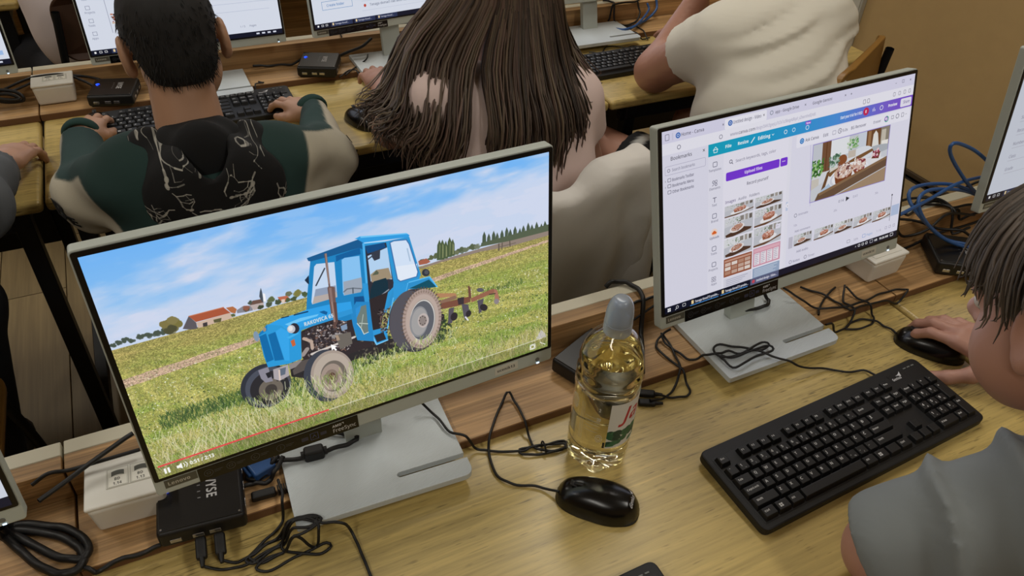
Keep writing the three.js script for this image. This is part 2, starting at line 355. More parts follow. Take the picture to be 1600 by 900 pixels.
    ln('#4c3a36',5,1327,546,1353,550);
    ln('#e0dfe6',6,1218,618,1228,636);
    el('#30343f',424,649,96,88,1.52);
    el('#4a4f5c',431,655,87,80,1.51);
    el('#2b2b30',435,662,73,69,1.53);
    el('#6d655c',438,670,47,43,1.49);
    el('#413c3a',438,670,23,21,1.49);
    pg('#2d2b2e',519,592,767,555,924,619,923,657,829,660,754,654,602,692,516,642);
    dots(260, 440, 960, 560, 700, ['#4a463f', '#5d574c', '#262426', '#77705f'], 6, (x, y) => y < 660 + (x - 700) * 0.05);
    pg('#332c30',579,466,627,455,766,448,771,556,756,573,831,598,821,619,738,622,686,653,583,622,567,572);
    dots(520, 590, 745, 455, 610, ['#6b6264', '#a59a98', '#8a6f60', '#1c181c', '#c9c2c2', '#4c4650', '#7d5d50', '#242026'], 4, (x, y) => y > 462 && y < 600);
    ln('#cfc6c0',9,602,573,767,555);
    ln('#8f8a8a',14,690,525,719,528);
    ln('#b9a294',12,586,498,610,519,609,549);
    ln('#9a8f8c',16,572,565,590,546);
    pg('#6c6660',698,523,755,528,755,581,706,590);
    pg('#a58f7c',697,524,708,525,712,548,701,550);
    pg('#d7cfcb',730,453,760,457,756,472,729,472);
    pg('#7f97b4',722,491,746,488,745,512,724,513);
    pg('#1c82c0',658,199,747,197,848,182,850,210,838,385,834,478,742,476,610,402,623,341);
    pg('#155a90',648,186,833,164,850,182,846,209,831,197,733,201,660,202,651,198);
    pg('#0d5f9d',746,205,834,197,833,223,764,222,744,228);
    pg('#c3d6ee',667,225,676,217,738,227,728,367,637,369,636,358);
    pg('#8e9cb4',658,313,729,319,727,368,640,367);
    pg('#b3a9a4',648,341,729,346,727,368,638,368);
    pg('#86c1f0',764,226,775,221,828,228,822,355,814,374,752,369,750,357);
    pg('#9aa5b4',758,313,782,314,825,315,822,359,814,374,753,368);
    ln('#6b7480',5,754,354,767,346,788,349,817,360);
    ln('#55606c',5,788,349,786,369);
    ln('#35404e',5,701,242,662,299);
    ln('#35404e',3,699,245,661,300);
    pg('#1d2f44',627,267,644,252,639,288,634,281);
    pg('#0d4f88',787,386,822,393,834,469,781,451);
    pg('#2c94d2',846,183,930,198,1018,203,1048,370,1038,390,998,390,949,389,899,491,834,469,836,343);
    pg('#2f2f3a',853,196,930,203,940,375,936,391,909,410,888,487,838,471,844,346);
    pg('#b1d0ee',857,237,901,229,932,223,936,357,892,340,856,342);
    pg('#9c8c74',858,314,882,301,928,306,936,353,859,347);
    pg('#58604e',864,319,882,302,890,315,886,321);
    pg('#12303f',867,345,913,344,919,361,917,394,879,411,841,415,852,373);
    ln('#8c97a3',5,844,419,882,414,918,396);
    pg('#343a48',871,214,899,216,905,229,900,260,879,263,872,245);
    ln('#3b4250',5,855,251,878,240);
    pg('#0e4a80',852,197,923,201,927,222,858,228);
    pg('#cfdff4',944,207,959,204,1006,212,1015,232,1038,355,1031,374,966,375,956,363);
    pg('#dfe8f5',951,308,1037,320,1038,355,1031,374,966,374,956,363);
    ln('#3d6ea8',4,944,207,959,204,1006,212,1015,232,1038,355,1031,374,966,375,956,363,944,207);
    ln('#a9bfd8',5,1006,249,1012,301);
    pg('#2f9be0',820,159,840,154,1009,186,1020,198,1015,204,847,181,828,162);
    pg('#6cc4f5',840,154,1009,186,1014,191,842,161);
    ln('#9fdcff',3,849,184,927,197);
    ln('#4bb0ec',8,848,186,834,469);
    pg('#2c8eca',945,386,999,387,1081,389,1108,443,1049,432,995,418,978,435,942,446,887,496,937,396);
    pg('#0e5064',998,415,1078,401,1106,442,1045,432);
    ln('#58b8f0',6,993,392,979,430);
    ln('#58b8f0',5,999,389,1081,390,1108,442);
    el('#30343e',1068,368,17,14,-2.18);
    el('#4d525c',1071,367,10,8,1.09);
    pg('#2e96d6',825,340,844,346,838,545,891,557,933,429,939,375,993,392,979,432,932,443,893,564,891,614,843,619,831,583,820,552);
    pg('#2e282c',841,414,915,404,868,552,839,550,839,471);
    dots(200, 868, 925, 470, 580, ['#6b6264', '#8a7f7c', '#1c181c', '#4c4650', '#7d5d50'], 4);
    pg('#2b2a30',840,574,878,573,885,607,848,609);
    ln('#7cc8f4',5,834,575,845,618,890,613);
    ln('#5bb8f0',5,895,560,932,437);
    pg('#2486c6',766,446,792,408,841,424,837,600,775,573,767,503);
    pg('#6d7c78',786,466,803,433,827,432,821,552,803,555,796,526,784,500);
    pg('#2b8fd6',786,436,809,427,800,453,784,478);
    ln('#d6ddd8',3,784,500,796,526,803,555,821,552);
    ln('#c5d0c6',3,792,502,823,515);
    ln('#aab8b0',3,811,470,796,525);
    pg('#2d94d4',575,443,688,424,773,427,774,452,726,455,627,457,585,461,574,477,564,573,517,580,503,565);
    pg('#2e9fe6',476,401,524,389,570,389,615,384,693,388,773,401,774,432,687,432,580,449,540,448,519,419);
    pg('#6cc3f4',532,418,587,410,654,415,646,422,585,424,544,428);
    ln('#0b3558',5,570,391,617,393);
    ln('#0b3558',4,526,389,550,390);
    pg('#0d5c98',656,407,673,407,685,417,680,428,665,416);
    pg('#2a98d8',440,430,474,398,519,419,540,448,581,466,564,580,517,584,445,573,440,524);
    pg('#0c6aa8',440,437,464,433,470,548,444,551);
    pg('#0c6aa8',470,440,496,437,504,561,472,554);
    pg('#1478bd',439,428,474,400,470,422,443,433);
    pg('#35a4e8',496,436,517,427,540,452,522,572,506,566);
    el('#9a8f7c',462,415,9,6,1.63);
    pg('#3fb0ee',529,473,571,463,572,471,538,481);
    pg('#c4643c',539,492,553,488,554,515,542,518);
    el('#2a2c3a',561,445,22,17,1.46);
    el('#bfc0c8',550,444,17,14,1.42);
    el('#e4e2e2',548,441,11,8,1.57);
    el('#7f95ab',431,433,21,9,1.58);
    pg('#6e5652',708,186,717,186,710,317,725,325,716,438,696,431,699,321,704,315);
    pg('#9a8078',711,186,716,187,709,304,705,307);
    pg('#8b716c',704,323,713,323,708,427,701,424);
    pg('#5f4742',700,380,722,388,716,467,702,495,694,489,701,462);
    ln('#9a7e76',7,706,384,704,463);
    pg('#8e8784',516,587,562,583,566,605,516,610);
    pg('#8a8794',410,573,445,571,451,637,425,634,413,611);
    pg('#24242c',432,595,448,593,448,617,436,618);
    pg('#aaa3a8',460,588,513,586,510,635,474,645,455,629);
    pg('#5f6b7c',479,594,505,595,497,624,479,625);
    ln('#d8c4b8',6,480,599,475,640);
    pg('#57504e',564,588,606,591,575,632,525,639,525,617);
    el('#3d424e',641,689,120,84,1.51);
    el('#a4968c',663,691,111,81,1.50);
    el('#b5a89c',665,691,98,72,1.50);
    el('#6f675f',666,699,71,50,1.58);
    el('#a08f84',659,701,61,42,1.63);
    el('#85756a',658,700,35,25,1.54);
    el('#5c4438',661,697,17,12,1.45);
    el('#3a3a42',1008,566,145,105,1.46);
    el('#54525a',981,555,132,76,1.64);
    el('#a8948c',1036,567,134,81,1.63);
    for (let i = 0; i < 46; i++) { const a = i / 46 * 6.283, c = Math.cos(1.63), s = Math.sin(1.63), ex = Math.cos(a) * 134, ey = Math.sin(a) * 81; for (const k of [1.03, 0.92]) el(k > 1 ? '#5a4e4a' : '#8c7a70', 1036 + (ex * c - ey * s) * k, 567 + (ex * s + ey * c) * k, 6, 3, a + 1.63); }
    el('#b7a59c',1037,569,113,68,1.63);
    el('#8a8580',1038,572,93,53,1.65);
    el('#d2cdc8',1037,572,91,52,1.66);
    el('#5d6068',1036,573,87,49,1.66);
    el('#8b8c90',1022,574,69,38,1.67);
    el('#a09e9e',1024,574,61,33,1.68);
    el('#bcb0ac',1040,574,33,23,1.54);
    el('#8d827e',1038,574,24,16,1.56);
    el('#4a4240',1051,578,3,2,1.37);
    el('#4a4240',1045,590,3,2,1.37);
    el('#4a4240',1036,593,3,2,1.37);
    el('#4a4240',1027,584,3,2,1.38);
    el('#4a4240',1024,569,3,2,1.38);
    el('#4a4240',1029,556,3,2,1.38);
    el('#4a4240',1039,554,3,2,1.37);
    el('#4a4240',1048,563,3,2,1.37);
    
    // grass standing in front of the wheels
    grass(700, 180, 900, 690, 790, ['#9fb060', '#c6c98c', '#7d9448', '#dfe0bd', '#56743a'], 34, 0.9);
    grass(400, 740, 1180, 660, 740, ['#9fb060', '#c6c98c', '#7d9448', '#dfe0bd'], 26, 0.9);
    grass(1500, 0, 1600, 800, 905, ['#a59a72', '#8f8f58', '#c9bd92', '#6d7440', '#d8d0a8'], 44, 0.8);
    grass(300, 0, 560, 740, 860, ['#d6d2a4', '#c2b682', '#e6e0c2'], 60, 0.8);
    g.save(); g.translate(596, 449); g.rotate(-0.035); g.font = 'bold 22px sans-serif'; g.fillStyle = '#d9dde0'; g.fillText('RAKOVICA 65', 0, 0, 108); g.restore();
    // player controls
    g.fillStyle = 'rgba(20,20,16,0.16)'; g.fillRect(0, 850, 1600, 50);
    ln('#e0464c', 7, 12, 846, 623, 846); ln('rgba(225,225,220,0.75)', 3, 626, 846, 1575, 846);
    g.fillStyle = '#f4f4f2'; g.fillRect(24, 862, 7, 24); g.fillRect(36, 862, 7, 24);
    pg('#f4f4f2', 66, 868, 74, 868, 84, 860, 84, 888, 74, 880, 66, 880); ln('#f4f4f2', 3, 90, 866, 93, 874, 90, 882); ln('#f4f4f2', 3, 97, 862, 102, 874, 97, 886);
    g.font = 'bold 24px sans-serif'; g.fillText('0:51 / 2:13', 110, 883, 84);
    g.strokeStyle = '#f4f4f2'; g.lineWidth = 3; g.beginPath(); g.ellipse(1524, 876, 9, 9, 0, 0, 7); g.stroke(); g.strokeRect(1512, 864, 24, 24); ln('#f4f4f2', 3, 1562, 866, 1572, 874); ln('#f4f4f2', 3, 1586, 884, 1576, 876);
    pg('rgba(200,195,220,0.6)', 1540, 842, 1566, 800, 1586, 826, 1592, 846);
    pg('#ffffff', 676, 556, 676, 584, 683, 578, 690, 590, 695, 587, 689, 575, 698, 574);
  });
}
// small food photograph: tray, plate and cake, used on the editor screen
function foodPicture(g, x, y, w, h, kind) {
  g.save(); g.beginPath(); g.rect(x, y, w, h); g.clip(); g.translate(x, y); g.scale(w / 100, h / 66);
  const R = (c, a, b, e, f) => { g.fillStyle = c; g.fillRect(a, b, e, f); }, P = (c, ...p) => { g.fillStyle = c; g.beginPath(); for (let i = 0; i < p.length; i += 2) g[i ? 'lineTo' : 'moveTo'](p[i], p[i + 1]); g.closePath(); g.fill(); };
  const E = (c, a, b, r, s, t = 0) => { g.fillStyle = c; g.beginPath(); g.ellipse(a, b, r, s, t, 0, 7); g.fill(); };
  const leaf = (cx, cy, r, n, cols) => { for (let i = 0; i < n; i++) E(cols[i % cols.length], cx + rr(-r, r), cy + rr(-r, r), rr(1, 2.6), rr(0.7, 1.6), rr(0, 3)); };
  R('#d9dbe2', 0, 0, 100, 66);
  if (kind === 0) {                     // the large picture
    R('#c9cdd6', 0, 0, 100, 30); R('#e9ebf0', 22, 0, 24, 20); R('#75503a', 12, 0, 11, 34); R('#5e3820', 17, 0, 1, 34); R('#cfd6e2', 58, 0, 12, 22); R('#6e4a30', 69, 0, 31, 25); R('#9a7350', 71, 1, 4, 22);
    P('#e6e4e0', 77, 22, 78, 6, 81, 2, 84, 6, 87, 24); R('#8e8678', 88, 0, 12, 24); R('#c8c0b2', 89, 3, 6, 20); R('#efece6', 90, 16, 9, 9);
    R('#b99a7c', 66, 23, 34, 14); E('#b0b6be', 78, 40, 40, 20, -0.1); E('#dfe3ea', 58, 30, 22, 12, -0.3);
    E('#8a4f2e', 39, 26, 6, 6); R('#cfc9bf', 0, 40, 10, 14); leaf(6, 28, 9, 70, ['#3e7a34', '#6aa44e', '#a9c98c', '#2c5a2a']); leaf(29, 25, 7, 40, ['#6c8c74', '#a8bfae', '#466a54']); leaf(51, 10, 6, 36, ['#5d9a56', '#97bf86', '#d2ddcc']); R('#d8d4cc', 24, 32, 12, 8); R('#c9beb2', 46, 18, 10, 8);
    P('#cfd2da', 0, 52, 40, 36, 100, 28, 100, 66, 0, 66);
    P('#6b4a30', 10, 66, 20, 36, 24, 34, 16, 62); P('#e3e4ea', 15, 62, 24, 38, 60, 30, 96, 36, 92, 46, 20, 64); P('#7b5634', 20, 38, 56, 27, 78, 22, 80, 25, 24, 42);
    P('#b5c8de', 12, 56, 26, 48, 36, 54, 28, 60, 16, 60);
    E('#f2f2f6', 49, 45, 26, 13, -0.12); E('#d4d6e0', 49, 45.6, 25, 12, -0.12); E('#eeeff4', 50, 45, 23, 11, -0.12);
    P('#7d4226', 30, 42, 32, 52, 40, 54, 52, 51, 54, 40); E('#d7b7a4', 42, 40, 12.5, 7.5, -0.1); P('#8a4a2c', 52, 38, 58, 48, 66, 46, 71, 38); E('#d8b4a6', 62, 36, 9, 6, -0.1);
    leaf(42, 39, 8, 70, ['#8a5a50', '#e8d8d0', '#c49a8c', '#f4ece8', '#6a3a40', '#dcc2b4']); leaf(62, 36, 7, 56, ['#8a4048', '#e8d8d0', '#c49a8c', '#f4ece8', '#d8bcae']);
    E('#e8e6e8', 84, 34, 7, 9, 0.2); P('#6b3e28', 78, 34, 82, 28, 90, 28, 88, 36); leaf(84, 29, 4, 18, ['#a03a58', '#e8c8cc', '#7a2438']);
    P('#6b5240', 6, 66, 10, 58, 100, 36, 100, 48, 30, 66); P('#8a6c50', 10, 58, 100, 36, 100, 39, 12, 61); P('#a58c72', 34, 66, 100, 49, 100, 66);
  } else {
    const a = ['#dfe0e4', '#d5d6dc', '#cfd0d6'][kind % 3]; R(a, 0, 0, 100, 66); leaf(20, 12, 14, 20, ['#b8c4b4', '#8a9a84', '#e6e8e4']); R('#8c8580', 55, 2, 12, 16); R('#a59e98', 72, 0, 9, 20); R('#6a625c', 86, 3, 10, 16); leaf(48, 12, 9, 16, ['#546a48', '#8ca080']);
    P('#c4c6ce', 0, 30, 100, 18, 100, 66, 0, 66);
    if (kind % 2) { P('#50362a', 4, 56, 62, 40, 96, 50, 92, 56, 30, 66, 6, 64); E('#e9e5e6', 44, 40, 26, 13, -0.2); E('#b98a76', 44, 38, 20, 10, -0.2); leaf(44, 37, 15, 34, ['#7a3a34', '#e6d6d0', '#a8685c', '#f2eae6']); }
    else { E('#ecebee', 52, 46, 32, 12, -0.15); P('#9a5a40', 30, 32, 34, 48, 58, 48, 72, 40, 74, 28); E('#c88f7c', 52, 30, 22, 9, -0.15); leaf(52, 29, 16, 36, ['#8a3a3c', '#efdcd4', '#b5705f', '#f4ece6']); P('#6a4a36', 0, 60, 60, 56, 100, 44, 100, 50, 40, 66, 0, 66); }
  }
  g.restore();
}
function screenEditor() {
  return canvasTex(1600, 900, (g, W, H) => {
    const F = (c, x, y, w, h, r = 0) => { g.fillStyle = c; g.beginPath(); if (r) g.roundRect(x, y, w, h, r); else g.rect(x, y, w, h); g.fill(); };
    const S = (c, x, y, w, h, r = 0, lw = 2) => { g.strokeStyle = c; g.lineWidth = lw; g.beginPath(); g.roundRect(x, y, w, h, r); g.stroke(); };
    const TX = (s, x, y, z, c = '#4a4a58', b = '', mw) => { g.fillStyle = c; g.font = b + ' ' + z + 'px sans-serif'; mw ? g.fillText(s, x, y, mw) : g.fillText(s, x, y); };
    const C = (c, x, y, r, fill = true, lw = 2.5) => { g.beginPath(); g.ellipse(x, y, r, r, 0, 0, 7); if (fill) { g.fillStyle = c; g.fill(); } else { g.strokeStyle = c; g.lineWidth = lw; g.stroke(); } };
    const LN = (c, w, ...p) => { g.strokeStyle = c; g.lineWidth = w; g.lineCap = 'round'; g.beginPath(); for (let i = 0; i < p.length; i += 2) g[i ? 'lineTo' : 'moveTo'](p[i], p[i + 1]); g.stroke(); };
    F('#e9e8f4', 0, 0, W, H);
    F('#dcdaf0', 0, 0, W, 56); F('#f1f0fb', 352, 8, 250, 48, 6);                           // tabs
    S('#5a5a6a', 18, 16, 20, 26, 3); LN('#b9b7cc', 2, 58, 14, 58, 46);
    for (const [x, c] of [[76, '#2a62b8'], [372, '#2a62b8']]) { C(c, x + 12, 30, 13); C('#dfe6fa', x + 12, 30, 6, false, 3); }
    TX('Home - Canva', 104, 38, 21, '#3c3c4c', '', 130); TX('Untitled design - Video', 400, 38, 21, '#55556a', '', 170); TX('×', 336, 38, 24); TX('×', 578, 38, 24, '#333'); C('#6b7a8a', 632, 28, 9, false); TX('app - Google Drive', 654, 36, 20, '#4a4a58', '', 150); TX('×', 838, 36, 24); TX('✦', 868, 36, 20, '#3c3c4c'); TX('Google Gemini', 890, 36, 20, '#4a4a58', '', 130); TX('×', 1102, 36, 24); TX('+', 1142, 36, 24); TX('–', 1458, 34, 22); S('#70708a', 1508, 18, 14, 14, 1); TX('×', 1562, 34, 24);
    F('#eeedf8', 0, 56, W, 52); TX('←   →', 14, 92, 22, '#9a9ab0'); C('#55556a', 92, 84, 9, false); C('#6a6a80', 330, 84, 9, false); TX('⇄', 352, 92, 20, '#6a6a80');
    TX('www.', 384, 92, 21, '#9a9ab0'); TX('canva.com', 434, 92, 21, '#4a4a5c'); TX('/design/DAHU5goeyLp7tU3vTszIMeqpAdRqa/r_aZhwxmhedQ/edit', 536, 92, 21, '#b4b2ca', '', 380);
    for (const x of [1238, 1266]) S('#5a5a6a', x, 74, 16, 20, 4); for (const x of [1452, 1490, 1528, 1564]) S('#6a6a7c', x, 74, 14, 18, 4);
    // bookmarks column
    F('#e2e1f1', 0, 108, 258, 756); TX('★', 14, 140, 26, '#33333f'); TX('Bookmarks', 44, 138, 24, '#33333f'); TX('⌄', 168, 132, 20, '#666'); TX('×', 224, 138, 30, '#333');
    S('#b3b1c8', 14, 162, 228, 40, 6); C('#77778a', 34, 182, 7, false); TX('Search bookmarks', 52, 189, 20, '#8a8a9e', '', 130);
    [['Bookmarks Toolbar', 229], ['Bookmarks Menu', 257], ['Other Bookmarks', 286]].forEach(([s, y], i) => { if (i < 2) TX('›', 12, y + 6, 20, '#555'); S('#55556a', 28, y - 10, 17, 15, 2); TX(s, 52, y + 6, 19, '#44445a', '', 124); });
    // header
    const gr = g.createLinearGradient(258, 0, 1600, 0); gr.addColorStop(0, '#0aa6c2'); gr.addColorStop(0.25, '#159fd0'); gr.addColorStop(0.6, '#4a92e0'); gr.addColorStop(0.85, '#7a62d2'); gr.addColorStop(1, '#7a4ccc'); g.fillStyle = gr; g.fillRect(258, 108, 1342, 58);
    LN('#fff', 3, 286, 140, 300, 126, 314, 140); S('#fff', 290, 138, 20, 14, 2, 3); TX('File', 356, 144, 22, '#fff', 'bold'); TX('Resize', 430, 144, 22, '#fff', 'bold'); LN('#fff', 5, 512, 148, 532, 126); TX('Editing', 552, 144, 23, '#fff', 'bold'); LN('#fff', 2.5, 640, 132, 646, 138, 652, 132);
    C('#fff', 726, 137, 9, false, 3); C('#e6f2ff', 778, 137, 9, false, 3); C('#e6f2ff', 866, 142, 10, false, 3); F('#9a4ad8', 852, 112, 36, 16, 4); TX('New', 857, 125, 13, '#fff', 'bold');
    TX('✦', 1064, 146, 18, '#fff'); TX('Start your trial for 0 RSD', 1086, 144, 21, '#f2f4ff', 'bold', 152); C('#c42a5a', 1264, 136, 20); TX('E', 1258, 143, 20, '#fff', 'bold'); LN('#fff', 3, 1312, 144, 1312, 132); LN('#fff', 3, 1320, 144, 1320, 126); LN('#fff', 3, 1328, 144, 1328, 136); C('#fff', 1374, 136, 11, false, 3); TX('Preview', 1422, 143, 22, '#fff', 'bold', 66); F('#e9e6f6', 1512, 116, 80, 44, 8); TX('Share', 1532, 144, 22, '#5a4a8a', '', 48);
    // side bar
    F('#e6e5f3', 258, 166, 90, 698);
    [['Templates', 208, 0], ['Elements', 298, 1], ['Text', 381, 2], ['Brand', 462, 3], ['Uploads', 547, 4], ['Tools', 631, 5], ['Projects', 715, 6], ['Apps', 795, 7]].forEach(([s, y, k]) => {
      const c = k === 4 ? '#e0662a' : '#55556c';
      if (k === 2) { LN(c, 3, 288, y - 10, 308, y - 10); LN(c, 3, 298, y - 10, 298, y + 12); } else if (k === 4) { C('#f4ddd2', 298, y, 20); C(c, 298, y, 9); C(c, 290, y + 3, 6); C(c, 306, y + 3, 6); } else if (k === 1) { C(c, 290, y - 6, 6, false); S(c, 300, y - 12, 11, 11, 2); C(c, 305, y + 8, 6, false); LN(c, 2.5, 284, y + 12, 294, y + 4); } else if (k === 7) { for (const a of [0, 1]) for (const b of [0, 1]) S(c, 285 + a * 15, y - 12 + b * 15, 10, 10, 2); } else S(c, 286, y - 11, 24, 22, 4, 2.5);
      TX(s, 298 - s.length * 4.1, y + 32, 16, k === 4 ? '#3c3c50' : '#77778c');
    });
    // upload panel
    F('#eceaf7', 348, 166, 402, 698); C('#55556a', 392, 214, 8, false, 3); LN('#55556a', 3, 398, 220, 404, 227); TX('Search keywords, tags, color', 420, 224, 20, '#8a889e', '', 250);
    F('#7838d8', 364, 264, 332, 42, 8); TX('Upload files', 476, 292, 22, '#f0e8ff', 'bold', 112); F('#7838d8', 702, 264, 46, 42, 8); TX('···', 712, 291, 26, '#fff', 'bold'); TX('Record yourself', 492, 352, 21, '#4a4a5c', '', 136);
    TX('Images', 362, 418, 20, '#5a4a7a'); TX('Audio', 442, 418, 20, '#77778a'); TX('Folders', 510, 418, 20, '#77778a');
    foodPicture(g, 360, 432, 180, 58, 2); foodPicture(g, 548, 432, 180, 58, 1); foodPicture(g, 360, 497, 180, 100, 1); foodPicture(g, 548, 497, 180, 90, 4); foodPicture(g, 360, 605, 180, 96, 3); foodPicture(g, 548, 594, 180, 100, 2); F('#e6e3f2', 690, 602, 32, 26, 5); TX('···', 694, 621, 20, '#555');
    F('#9a5a42', 360, 708, 180, 98, 4); F('#c99a86', 366, 716, 168, 10); for (let i = 0; i < 4; i++) for (let k = 0; k < 3; k++) F(['#d9c2b6', '#e7dcd4', '#b88a74', '#c7a898'][(i + k) % 4], 368 + i * 42, 732 + k * 23, 36, 18); 
    F('#d59aae', 548, 702, 180, 100, 4); F('#e6b4c2', 554, 708, 168, 16); for (let i = 0; i < 4; i++) { F('#eee6ee', 556 + i * 42, 730, 36, 64, 2); for (let k = 0; k < 6; k++) F('#a8a4b8', 560 + i * 42, 735 + k * 10, 26 - (k * 7 % 9), 3); }
    F('#dddcea', 360, 814, 180, 50); for (let k = 0; k < 4; k++) F('#a9aabf', 376, 824 + k * 10, 140 - k * 17, 3); F('#9aacc8', 548, 810, 180, 54); for (let k = 0; k < 5; k++) F('#c8d4e6', 558, 818 + k * 9, 156 - (k * 23 % 40), 4);
    F('#c6d0ea', 752, 500, 14, 48, 4); C('#f2f1fb', 764, 520, 12); TX('‹', 760, 527, 20);
    // canvas side
    F('#e4e3f3', 770, 166, 830, 698); F('#efeefa', 800, 172, 790, 62, 10);
    C('#2a7ac8', 836, 204, 14); C('#bfe0fa', 836, 204, 7, false, 3); TX('Ask Canva', 858, 212, 21, '#44445a', '', 90); TX('Edit', 976, 212, 21, '#55556a'); S('#8a8aa0', 1040, 194, 22, 18, 3); C('#55556a', 1090, 202, 12, false); LN('#55556a', 2.5, 1090, 196, 1090, 203, 1095, 206); TX('5.0s', 1108, 211, 20, '#55556a'); TX('BG Remover', 1166, 211, 21, '#55556a', '', 108); TX('Eraser', 1324, 211, 20, '#77778a'); C('#3aa08a', 1420, 203, 13, false, 5); C('#a04ac8', 1416, 201, 9, false, 4); S('#55556a', 1456, 194, 16, 16, 2); C('#55556a', 1500, 202, 11, false); S('#55556a', 1530, 192, 16, 20, 3); TX('···', 1554, 210, 22);
    foodPicture(g, 914, 240, 540, 302, 0); S('#8a7ad0', 914, 240, 540, 302, 0, 3); LN('#b9b0e0', 2, 896, 236, 918, 560);
    TX('0:14', 1120, 590, 20, '#77778a'); g.fillStyle = '#2c2c38'; g.beginPath(); g.moveTo(1174, 568); g.lineTo(1200, 581); g.lineTo(1174, 594); g.fill(); TX('0:41', 1224, 588, 20, '#a8a6bc');
    C('#77778a', 822, 588, 9, false); TX('Animate', 840, 594, 18, '#9a98b0'); TX('10s', 812, 648, 16, '#a8a6bc'); TX('20s', 1090, 634, 16, '#a8a6bc'); TX('30s', 1390, 606, 16, '#a8a6bc'); TX('Add comment', 822, 682, 17, '#8a88a0');
    F('#c4c2d2', 784, 700, 28, 64, 3); for (let i = 0; i < 5; i++) { foodPicture(g, 818 + i * 143, 698 + i * 2, i ? 138 : 128, 62, [1, 4, 3, 2, 2][i]); } F('#b5c4e2', 1534, 704, 60, 62); LN('#3c3c4a', 2.5, 1528, 640, 1528, 790); C('#3c3c4a', 1528, 640, 5);
    TX('♪ Add audio', 830, 800, 18, '#8a88a0'); C('#8a88a0', 804, 842, 9, false); TX('Notes', 820, 850, 19, '#8a88a0'); C('#77778a', 908, 840, 9, false); TX('Timer', 926, 848, 19, '#a09eb4'); S('#77778a', 1210, 826, 22, 16, 3); TX('58%', 1260, 842, 18, '#b0aec2'); S('#6a94d8', 1326, 822, 22, 18, 3); TX('Pages', 1356, 838, 18, '#9ab4e0'); TX('1 / 8', 1432, 836, 18, '#b0aec2'); for (const x of [1500, 1530, 1562]) S('#9a98b0', x, 820, 14, 14, 2);
    // task bar
    F('#0d1228', 0, 864, W, 36); F('#fff', 16, 874, 8, 8); F('#fff', 26, 874, 8, 8); F('#fff', 16, 884, 8, 8); F('#fff', 26, 884, 8, 8); C('#fff', 74, 881, 7, false); LN('#fff', 2.5, 68, 887, 62, 893); S('#fff', 106, 874, 18, 14, 2);
    for (const [x, s] of [[160, 'Tanaga Kovač73 predm...'], [350, 'Tanaga Kovač73 predm...']]) { F('#f2d9a0', x, 872, 14, 20, 2); TX(s, x + 22, 890, 18, '#f0f0f6', 'bold', 150); F('#4a94e0', x - 8, 896, 176, 4); }
    F('#5a6080', 536, 864, 190, 36); C('#c84a5c', 556, 882, 10); TX('Untitled design - Video...', 574, 889, 17, '#e6e6f2', 'bold', 140);
    TX('^', 1276, 890, 18, '#fff'); for (const x of [1300, 1328, 1356]) S('#fff', x, 874, 14, 12, 3, 3); S('#e6e6f2', 1390, 872, 22, 16, 2); TX('HR', 1424, 888, 17, '#fff', 'bold'); TX('10:26 AM', 1460, 888, 17, '#fff', 'bold', 74); S('#fff', 1548, 872, 22, 16, 3, 3);
  });
}
